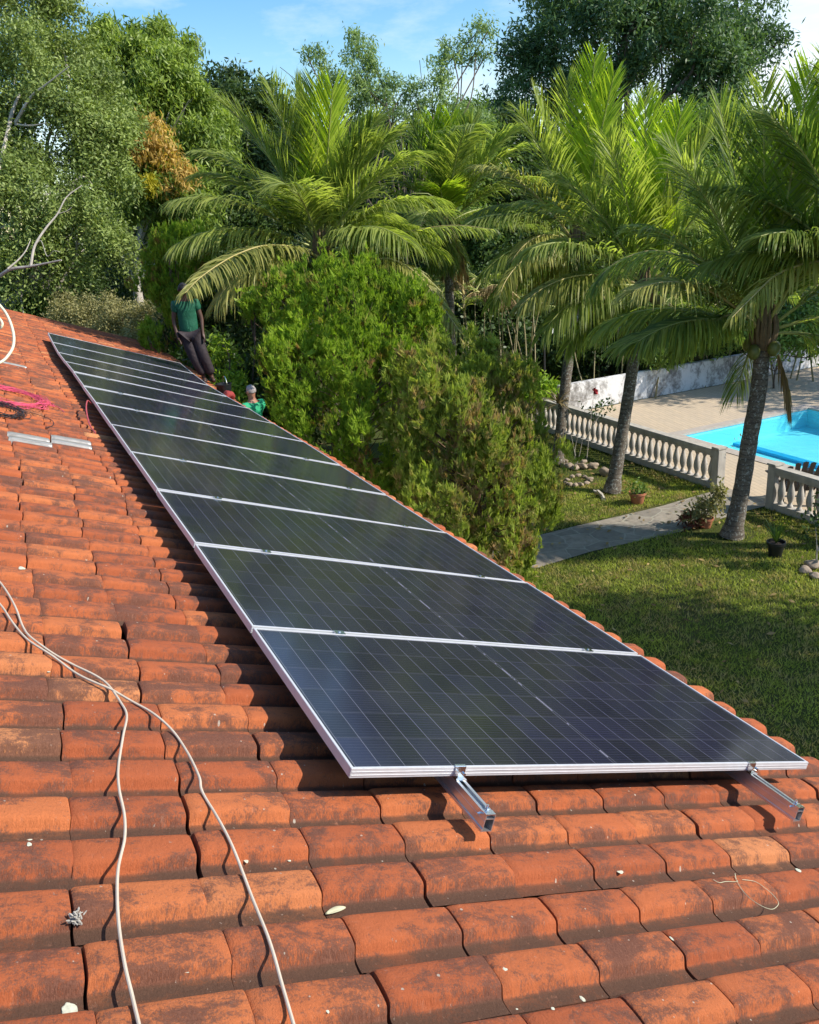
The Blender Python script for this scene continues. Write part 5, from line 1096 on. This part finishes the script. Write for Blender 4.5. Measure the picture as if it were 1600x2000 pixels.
def pot(px, py, r_, h, mat, label, plant):
    g = gnd(px, py); r = empty('potted_plant', (g[0], g[1], 0)); tag(r, label, 'potted plant')
    b = MB(); b.lathe([(r_ * .68, 0), (r_ * .72, .01), (r_ * .95, h * .82), (r_ * 1.08, h * .82), (r_ * 1.08, h), (r_ * .98, h), (r_ * .93, h * .80)], n=20); b.build('pot', mat, r, True)
    b = MB(); b.lathe([(r_ * .90, h * .80), (r_ * .3, h * .86)], n=16); b.build('soil', M['soil'], r, True)
    plant(r, h); return r
def plant_small(r, h): 
    lob = [(np.array([.0, .05, h + .10]), np.array([.14, .14, .12]))]; crown('leaves', lob, 26, 7, .10, .035, .05, LF['mid'], r, 401, .1, inner=.2)
def plant_bush(r, h):
    o_ = np.zeros(3); lob = [(np.array([0, 0, h + .15]), np.array([.20, .20, .15])), (RT * .14 + UP * (h + .36), np.array([.12, .12, .2])), (-RT * .25 + UP * (h + .02), np.array([.13, .13, .10]))]
    crown('leaves', lob, 120, 7, .11, .045, .07, LF['pale'], r, 402, .2, inner=.2); crown('red_leaves', [(-RT * .22 + UP * (h - .02), np.array([.2, .2, .14]))], 24, 7, .12, .04, .05, leafmat('dark_red_leaves', (.06, .02, .015), (.20, .06, .035)), r, 403, .2, inner=.2)
    limbs('stems', (0, 0, h * .7), [l[0] for l in lob], .012, M['bark_d'], r, .2, 1, .004, .03)
def plant_spiky(r, h):
    b = MB(); r2 = np.random.default_rng(8)
    for i in range(18):
        a = i * 2.4; e = .35 + .5 * r2.random(); L_ = .34 + .12 * r2.random(); d = np.array([math.cos(a) * math.cos(e + .5), math.sin(a) * math.cos(e + .5), math.sin(e + .5)]); s = np.array([-math.sin(a), math.cos(a), 0]) * .014
        p0 = np.array([0, 0, h * .9]); p1 = p0 + d * L_ * .55; p2 = p1 + unit(d + [0, 0, -.25]) * L_ * .45; b.add([p0 - s, p0 + s, p1 + s * 1.2, p1 - s * 1.2, p2], [(0, 1, 2, 3), (3, 2, 4)])
    b.build('leaves', LF['mid'], r)
pot(1245, 983, .16, .24, M['terra'], 'terracotta pot with a small green plant on the grass beside the fourth palm', plant_small)
pot(1378, 1030, .13, .19, M['terra'], 'terracotta pot with a bushy pale and reddish plant beside the path', plant_bush)
pot(1514, 1086, .14, .26, M['plastic'], 'dark pot with a spiky leaved plant on the lawn at the right', plant_spiky)
def sapling(label, g, pts, lob, mat, seed, n=40, l=.08, w_=.035, rad=.012, extra=None):
    g = np.array(g, float); r = empty('sapling', tuple(g)); tag(r, label, 'sapling'); b = MB()
    for P in pts: P = spline(P, 4); b.tube(P, np.linspace(rad, rad * .4, len(P)), 6)
    b.build('stem', M['bark_p'], r, True)
    if lob: crown('leaves', [(np.array(c, float), np.array([q] * 3)) for c, q in lob], n, 6, l, w_, .05, mat, r, seed, .2, inner=.1)
    if extra: crown('flower', [(np.array(extra[0]), np.array([.05] * 3))], 8, 6, .07, .05, .02, simple('red_petals', (.45, .02, .03), .6), r, seed + 1, .1, inner=.1)
g = gnd(1124, 915); sapling('thin bare forked sapling rising from the stone heap', g, [[(0, 0, 0), (.02, 0, .4), RT * .05 + UP * .75], [(0, 0, .02), RT * .1 + UP * .35, RT * .16 + UP * .7], [(0, 0, .3), -RT * .05 + UP * .55, -RT * .10 + UP * .8]], None, LF['mid'], 501)
g = gnd(1146, 900); sapling('slender hibiscus with a red flower in front of the white wall', g, [[(0, 0, 0), RT * .05 + UP * .6, RT * .12 + UP * 1.3], [UP * .6, RT * .3 + UP * 1.1, RT * .42 + UP * 1.35]], [(RT * .12 + UP * 1.3, .22), (RT * .42 + UP * 1.25, .2), (RT * .25 + UP * 1.05, .2)], LF['dark'], 503, 20, .10, .06, .012, (RT * .18 + UP * 1.62,))
g = gnd(1450, 950); sapling('wispy sapling beside the rightmost palm trunk, seen against the pool', g, [[(0, 0, 0), -RT * .05 + UP * .5, -RT * .02 + UP * 1.0], [UP * .5, RT * .2 + UP * .8, RT * .3 + UP * 1.0]], [(-RT * .05 + UP * 1.0, .2)], LF['pale'], 505, 10, .08, .02, .007)
g = gnd(1594, 1110); sapling('young tree with dark leaves at the right edge of the lawn', g, [[(0, 0, 0), -RT * .02 + UP * .35, -RT * .08 + UP * .75], [UP * .3, RT * .08 + UP * .6, RT * .15 + UP * .9]], [(-RT * .10 + UP * .75, .2), (RT * .12 + UP * .95, .24), (RT * .3 + UP * .6, .2), (-RT * .05 + UP * 1.05, .12)], LF['dark'], 507, 60, .10, .055, .014)
# driftwood
g = gnd(1172, 970); b = MB()
for P in ([(-.25, .1, .03), (-.05, 0, .06), (.2, -.1, .03)], [(-.05, 0, .05), (-.1, .12, .16), (-.16, .2, .22)], [(.05, -.03, .05), (.12, .08, .12)]):
    P = spline(P, 4) if len(P) > 2 else np.array(P, float); b.tube(P, np.linspace(.045, .018, len(P)), 7)
o = b.build('driftwood', M['bark_p'], None, True); o.location = g; tag(o, 'small forked piece of dead wood on the grass left of the fourth palm foot', 'driftwood')
# bromeliad clinging to the third palm
b = MB(); r2 = np.random.default_rng(9)
for i in range(26):
    a = i * 2.4; e = r2.uniform(-.1, 1.1); L_ = .38 + .2 * r2.random(); d = np.array([math.cos(a) * math.cos(e), math.sin(a) * math.cos(e), math.sin(e)]); s = np.array([-math.sin(a), math.cos(a), 0]) * .020
    p1 = d * L_ * .5; p2 = p1 + unit(d + [0, 0, -.5]) * L_ * .5; b.add([-s, s, p1 + s, p1 - s, p2], [(0, 1, 2, 3), (3, 2, 4)])
o = b.build('bromeliad', simple('bromeliad_leaf', (.16, .12, .05), .5, var=.4, scale=9)); o.location = at(1090, 788, d3 - .35); tag(o, 'spiky bromeliad clinging to the trunk of the third palm', 'bromeliad')
# lamp post
def lamp():
    g = np.array([17.9, -12.75, 0]); g = at(1064, 778, 23.9); g[2] = 0; r = empty('lamp_post', tuple(g)); tag(r, 'black garden lamp post with a pale bowl shade at the end of the white wall', 'lamp post'); mk = simple('lamp_black', (.02, .02, .022), .5)
    H_ = 2.35; b = MB(); b.tube([(0, 0, 0), (0, 0, .1), (0, 0, .12), (0, 0, H_)], [.07, .07, .035, .03], 10); b.build('pole', mk, r, True)
    a = RT * .18; b = MB(); P = spline([UP * (H_ - .05), UP * (H_ + .12) + a * .4, UP * (H_ + .10) + a], 5); b.tube(P, .014, 6); P = spline([UP * (H_ - .05), UP * (H_ + .14) - a * .3, UP * (H_ + .2) - a * .2], 5); b.tube(P, .012, 6); b.build('arm', mk, r, True)
    b = MB(); b.lathe([(.03, .09), (.07, .08), (.15, .0), (.16, -.03), (.13, -.05), (.05, -.055)], tuple(UP * H_ + a), 16); b.build('lamp_shade', simple('pale_lamp_shade', (.55, .55, .55), .4), r, True)
lamp()
# black slatted chair by the pool
def chair():
    c = gnd(1565, 896, .93); r = empty('garden_chair', (c[0], c[1], 0)); r.rotation_euler = (0, 0, math.atan2(-RT[1], -RT[0]) ); tag(r, 'black slatted garden chair with a fan back, between the balustrade and the pool', 'chair')
    # local x to the camera's left, y away from the pool side
    n = 7
    for i in range(n):
        t = (i - (n - 1) / 2) / ((n - 1) / 2); x0 = t * .26; x1 = t * .42; zt = .93 - .16 * t * t; b = MB(); wd = .048
        V = [(x0 - wd * .8, 0, .30), (x0 + wd * .8, 0, .30), (x1 + wd, .22, zt), (x1, .225, zt + .015), (x1 - wd, .22, zt)]
        V2 = [(x, y + .018, z) for x, y, z in V]; F = [(0, 1, 2, 3, 4), (9, 8, 7, 6, 5)] + [(k_, (k_ + 1) % 5, 5 + (k_ + 1) % 5, 5 + k_) for k_ in range(5)]
        b.add(V + V2, F); b.build('back_slat', M['plastic'], r)
    b = MB(); b.box((0, .13, .58), (.74, .03, .06)); b.box((0, .0, .34), (.56, .04, .08)); b.build('back_rail', M['plastic'], r)
    b = MB()
    for k_ in range(6): b.box((0, -.08 - k_ * .085, .345 + k_ * .008), (.54, .075, .02))
    b.build('seat', M['plastic'], r)
    for s in (-1, 1):
        b = MB(); b.box((s * .37, -.2, .56), (.12, .68, .025), bev=.005); b.build('armrest', M['plastic'], r)
        b = MB(); b.box((s * .33, -.48, .275), (.04, .09, .55)); b.build('leg', M['plastic'], r)
        b = MB(); b.box((s * .33, .10, .275), (.04, .09, .55)); b.build('leg', M['plastic'], r)
chair()

# ------------------------------------------------------------------ people
def skin(name, J, E, rad, mat, parent, sub=2, root=0):
    me = bpy.data.meshes.new(name); me.from_pydata([tuple(map(float, p)) for p in J], E, []); o = link_mesh(name, me, mat, parent)
    md = o.modifiers.new('skin', 'SKIN'); md.use_smooth_shade = True
    sv = me.skin_vertices[0].data if len(me.skin_vertices) else None
    for i, r_ in enumerate(rad):
        rr_ = r_ if isinstance(r_, (tuple, list)) else (r_, r_); sv[i].radius = rr_; sv[i].use_root = (i == root)
    ms = o.modifiers.new('sub', 'SUBSURF'); ms.levels = sub; ms.render_levels = sub; return o
def person(label, loc, rz, skin_col, hair, shirt, pants, shoes, pose, hgt=1.74):
    r = empty('person', tuple(loc), rz); tag(r, label, 'person'); k = hgt / 1.74; K = lambda p: tuple(np.array(p) * k)
    # faces -y ; x is the person's left
    lean = np.array(pose.get('lean', (0, 0))); 
    J = {}; hz = .92
    J['pelvis'] = (0, 0, hz); J['waist'] = (0, .005, 1.08); J['chest'] = (0, .0, 1.27); J['neck0'] = (0, .01, 1.44); J['neck1'] = (0, 0, 1.52); J['head0'] = (0, -.01, 1.60); J['head1'] = (0, -.005, 1.68)
    J['shL'] = (.17, .01, 1.41); J['shR'] = (-.17, .01, 1.41)
    aL = pose['armL']; aR = pose['armR']; J['elL'], J['wrL'], J['haL'] = aL; J['elR'], J['wrR'], J['haR'] = aR
    J['hipL'] = (.09, 0, .88); J['hipR'] = (-.09, 0, .88); J['knL'], J['anL'], J['toL'] = pose['legL']; J['knR'], J['anR'], J['toR'] = pose['legR']
    for q in J:
        p = np.array(J[q], float); f = np.clip(p[2] / .9, 0, 1); p[:2] += lean * f; J[q] = p
    nm = list(J); ix = {q: i for i, q in enumerate(nm)}
    E = [('pelvis', 'waist'), ('waist', 'chest'), ('chest', 'neck0'), ('neck0', 'neck1'), ('neck1', 'head0'), ('head0', 'head1'), ('neck0', 'shL'), ('neck0', 'shR'), ('shL', 'elL'), ('elL', 'wrL'), ('wrL', 'haL'), ('shR', 'elR'), ('elR', 'wrR'), ('wrR', 'haR'),
         ('pelvis', 'hipL'), ('pelvis', 'hipR'), ('hipL', 'knL'), ('knL', 'anL'), ('anL', 'toL'), ('hipR', 'knR'), ('knR', 'anR'), ('anR', 'toR')]
    RD = dict(pelvis=(.13, .10), waist=(.115, .09), chest=(.135, .10), neck0=(.07, .06), neck1=.05, head0=(.072, .085), head1=(.070, .085), shL=.058, shR=.058, elL=.040, elR=.040, wrL=.026, wrR=.026, haL=(.035, .018), haR=(.035, .018), hipL=.082, hipR=.082, knL=.055, knR=.055, anL=.038, anR=.038, toL=(.042, .03), toR=(.042, .03))
    V = [J[q] for q in nm]; Ed = [(ix[a], ix[b_]) for a, b_ in E]; Rr = [RD[q] for q in nm]
    # fingers: a short chain each, rooted in the palm
    for sd in ('L', 'R'):
        h0 = J['ha' + sd]; dn = unit(h0 - J['wr' + sd]); ac = unit(np.cross(dn, [1 if sd == 'L' else -1, .2, 0])); inn = unit(np.cross(dn, ac))
        for f_, (off, ln) in enumerate(((-.026, .062), (-.009, .072), (.009, .068), (.025, .054))):
            a_ = h0 + ac * off + dn * .02; m_ = a_ + dn * ln * .55; e_ = m_ + unit(dn + inn * (.5 if sd == 'L' else -.5)) * ln * .45; i0 = len(V); V += [a_, m_, e_]; Rr += [.0095, .0088, .0075]; Ed += [(ix['ha' + sd], i0), (i0, i0 + 1), (i0 + 1, i0 + 2)]
        t0 = h0 - dn * .03 - ac * .03; t1 = t0 + unit(dn * .8 - ac) * .035; t2 = t1 + unit(dn - ac * .2) * .028; i0 = len(V); V += [t0, t1, t2]; Rr += [.013, .011, .009]; Ed += [(ix['wr' + sd], i0), (i0, i0 + 1), (i0 + 1, i0 + 2)]
    V = [K(p) for p in V]; Rr = [tuple(x * k for x in q) if isinstance(q, tuple) else q * k for q in Rr]
    skin('body', V, Ed, Rr, skin_col, r)
    # face: nose, brow, ears, eyes, mouth
    hc = J['head0'] * .45 + J['head1'] * .55; fz = pose.get('face', np.array([0, -1, -.1])); fz = unit(np.array(fz, float)); sx = unit(np.cross(fz, UP))
    b = MB(); q = hc + fz * .088; b.tube([K(q + UP * .03), K(q + fz * .018 - UP * .012), K(q - UP * .016)], [.006, .014, .008], 6)
    for s in (-1, 1): b.lathe([(.004, -.03), (.014, -.02), (.017, .0), (.014, .022), (.004, .03)], K(hc + sx * s * .080 - fz * .005 + UP * -.005), 8)
    b.build('ears_and_nose', skin_col, r, True)
    b = MB()
    for s in (-1, 1): b.lathe([(.002, -.007), (.009, 0), (.002, .007)], K(hc + fz * .084 + sx * s * .030 + UP * .012), 8)
    b.box(K(hc + fz * .088 - UP * .048), (.038, .012, .008)); b.build('eyes_and_mouth', simple('eye_dark', (.03, .015, .012), .4), r)
    # hair cap
    b = MB(); bm = bmesh.new(); bmesh.ops.create_icosphere(bm, subdivisions=3, radius=1.0); vs = []; 
    for v in bm.verts:
        p = np.array(v.co[:]); q = p * np.array([.088, .100, .098]) * (1 + .05 * math.sin(p[0] * 23) * math.sin(p[1] * 19 + p[2] * 17)); fd = p @ fz
        if fd > .35 and p[2] < .55: q = q * .82
        if p[2] < -.35: q = q * .80
        vs.append(K(hc + q + UP * .012))
    b.add(vs, [[v.index for v in f.verts] for f in bm.faces]); bm.free(); b.build('hair', hair, r, True)
    # shirt
    S = ['waist', 'chest', 'neck0', 'shL', 'shR']; hem = J['pelvis'] + [0, 0, -.10]; VL = [hem] + [J[q] for q in S] + [J['shL'] * .42 + J['elL'] * .58, J['shR'] * .42 + J['elR'] * .58]
    Es = [(0, 1), (1, 2), (2, 3), (3, 4), (3, 5), (4, 6), (5, 7)]; Rs = [(.185, .14), (.175, .13), (.180, .13), (.10, .08), .088, .088, .088, .088]
    so_ = skin('shirt', [K(p) for p in VL], Es, [tuple(x * k for x in q) if isinstance(q, tuple) else q * k for q in Rs], shirt, r)
    VP = [J['pelvis'] + [0, 0, .04], J['hipL'], J['hipR'], J['knL'], J['knR'], J['anL'] + [0, 0, .05], J['anR'] + [0, 0, .05]]
    skin('trousers', [K(p) for p in VP], [(0, 1), (0, 2), (1, 3), (2, 4), (3, 5), (4, 6)], [(.155 * k, .125 * k), .118 * k, .118 * k, .098 * k, .098 * k, .088 * k, .088 * k], pants, r)
    for s in 'LR': skin('shoe', [K(J['an' + s] + [0, .03, -.03]), K(J['an' + s] * .5 + J['to' + s] * .5 + [0, 0, -.01]), K(J['to' + s])], [(0, 1), (1, 2)], [.048 * k, .048 * k, .04 * k], shoes, r)
    return r
skd = simple('dark_brown_skin', (.085, .042, .028), .5, var=.12, scale=8); skl = simple('tanned_skin', (.36, .17, .11), .5, var=.12, scale=8)
def mk_shirt(nm, col, fleck):  # second colour is mixed in as lighter noise flecks
    m, t, b = mat_new(nm); n1 = noise(t, 9, 4, .6); n2 = noise(t, 13, 3, .6, stretch=(2.2, 1, .5)); k_ = N(t, 'ShaderNodeMapRange'); k_.inputs[1].default_value = .64; k_.inputs[2].default_value = .67
    t.links.new(n2, k_.inputs[0]); c = ramp(t, [(.3, tuple(x * .8 for x in col)), (.7, col)], n1); c = mixc(t, math_n(t, 'MULTIPLY', k_.outputs[0], .55), c, fleck); t.links.new(c, b.inputs['Base Color']); b.inputs['Roughness'].default_value = .75; bump(t, b, n1, .6, .03); return m
gs1 = mk_shirt('green_shirt', (.004, .10, .050), (.10, .34, .22)); gs2 = simple('light_green_shirt', (.02, .36, .17), .75, var=.2, scale=9, bmp=.5, bd=.03)
cam_t = mk_shirt('patterned_dark_trousers', (.030, .020, .024), (.14, .09, .095)); drk = simple('dark_cloth', (.03, .032, .036), .85, var=.3, scale=12); boot = simple('black_boots', (.02, .018, .018), .6)
hairb = simple('black_hair', (.012, .010, .009), .6, var=.3, scale=40, bmp=.6); hairg = simple('grey_hair', (.30, .27, .26), .7, var=.3, scale=60, bmp=.8, bd=.006)
ft = rp(13.05, 2.64, .17)
toward = math.atan2(CAM[1] - ft[1], CAM[0] - ft[0]) + math.pi / 2      # figure faces -y in its own frame
person('person in green T-shirt and dark patterned trousers standing behind the far panels under a frond', ft, toward, skd, hairb, gs1, cam_t, boot,
       dict(lean=(-.18, 0), face=(.1, -1, -.35), armL=((.235, .0, 1.13), (.22, -.07, .90), (.215, -.10, .82)), armR=((-.235, .02, 1.13), (-.215, -.05, .89), (-.20, -.09, .81)),
            legL=((.10, -.05, .50), (.11, .01, .09), (.13, -.13, .04)), legR=((-.07, -.02, .50), (-.02, .02, .09), (-.03, -.12, .04))))
hd = at(490, 760, 14.3); f2 = np.array([hd[0], hd[1], hd[2] - 1.66])
person('person with grey hair and a light green shirt, seen from behind below the roof edge', f2, toward - math.pi * .80, skl, hairg, gs2, drk, boot,
       dict(face=(.2, -1, -.3), armL=((.24, -.12, 1.20), (.20, -.36, 1.22), (.18, -.44, 1.24)), armR=((-.24, -.10, 1.20), (-.20, -.34, 1.18), (-.18, -.42, 1.20)),
            legL=((.10, -.10, .50), (.10, .02, .09), (.11, -.12, .04)), legR=((-.10, -.04, .50), (-.10, .03, .09), (-.11, -.11, .04))), 1.72)
# work platform the second worker stands on, below the eaves
pz = f2[2]; r = empty('trestle_platform', (f2[0], f2[1], 0)); tag(r, 'wooden trestle platform below the eaves that carries the grey haired worker', 'platform'); mwood = simple('grey_wood', (.22, .16, .11), .85, var=.3, scale=8, stretch=(1, 6, 6))
b = MB()
for k_ in range(3): b.box((0, (k_ - 1) * .2, pz - .025), (1.8, .18, .045))
b.build('planks', mwood, r)
for s in (-1, 1):
    for e in (-1, 1): b = MB(); b.tube([(s * .75, e * .22, pz - .05), (s * .85, e * .38, 0)], .035, 6); b.build('leg', mwood, r)
    b = MB(); b.box((s * .8, 0, pz * .5), (.05, .62, .06)); b.build('crossbar', mwood, r)
# bucket and red bundle by the standing worker
bk_ = empty('bucket', tuple(rp(12.15, 2.72, .16))); tag(bk_, 'black bucket with a thin handle beside the standing worker', 'bucket')
b = MB(); b.lathe([(.10, -.10), (.105, -.09), (.13, .12), (.137, .12), (.137, .135), (.126, .135), (.10, -.08)], n=18); b.build('pail', M['plastic'], bk_, True)
b = MB(); P = [(.13 * math.cos(a), -.03 + 0.0, .12 + .14 * math.sin(a)) for a in np.linspace(0, math.pi, 12)]; b.tube(P, .005, 5); b.build('handle', M['steel'], bk_)
o = blob('cloth_bundle', rp(11.1, 2.50, .10), .12, simple('red_cloth', (.30, .035, .03), .85, var=.3, scale=14, bmp=.6, bd=.02), 'small crumpled red cloth bundle at the panel edge below the standing worker', 'cloth bundle', 3.3, .7, None, 3, .3)
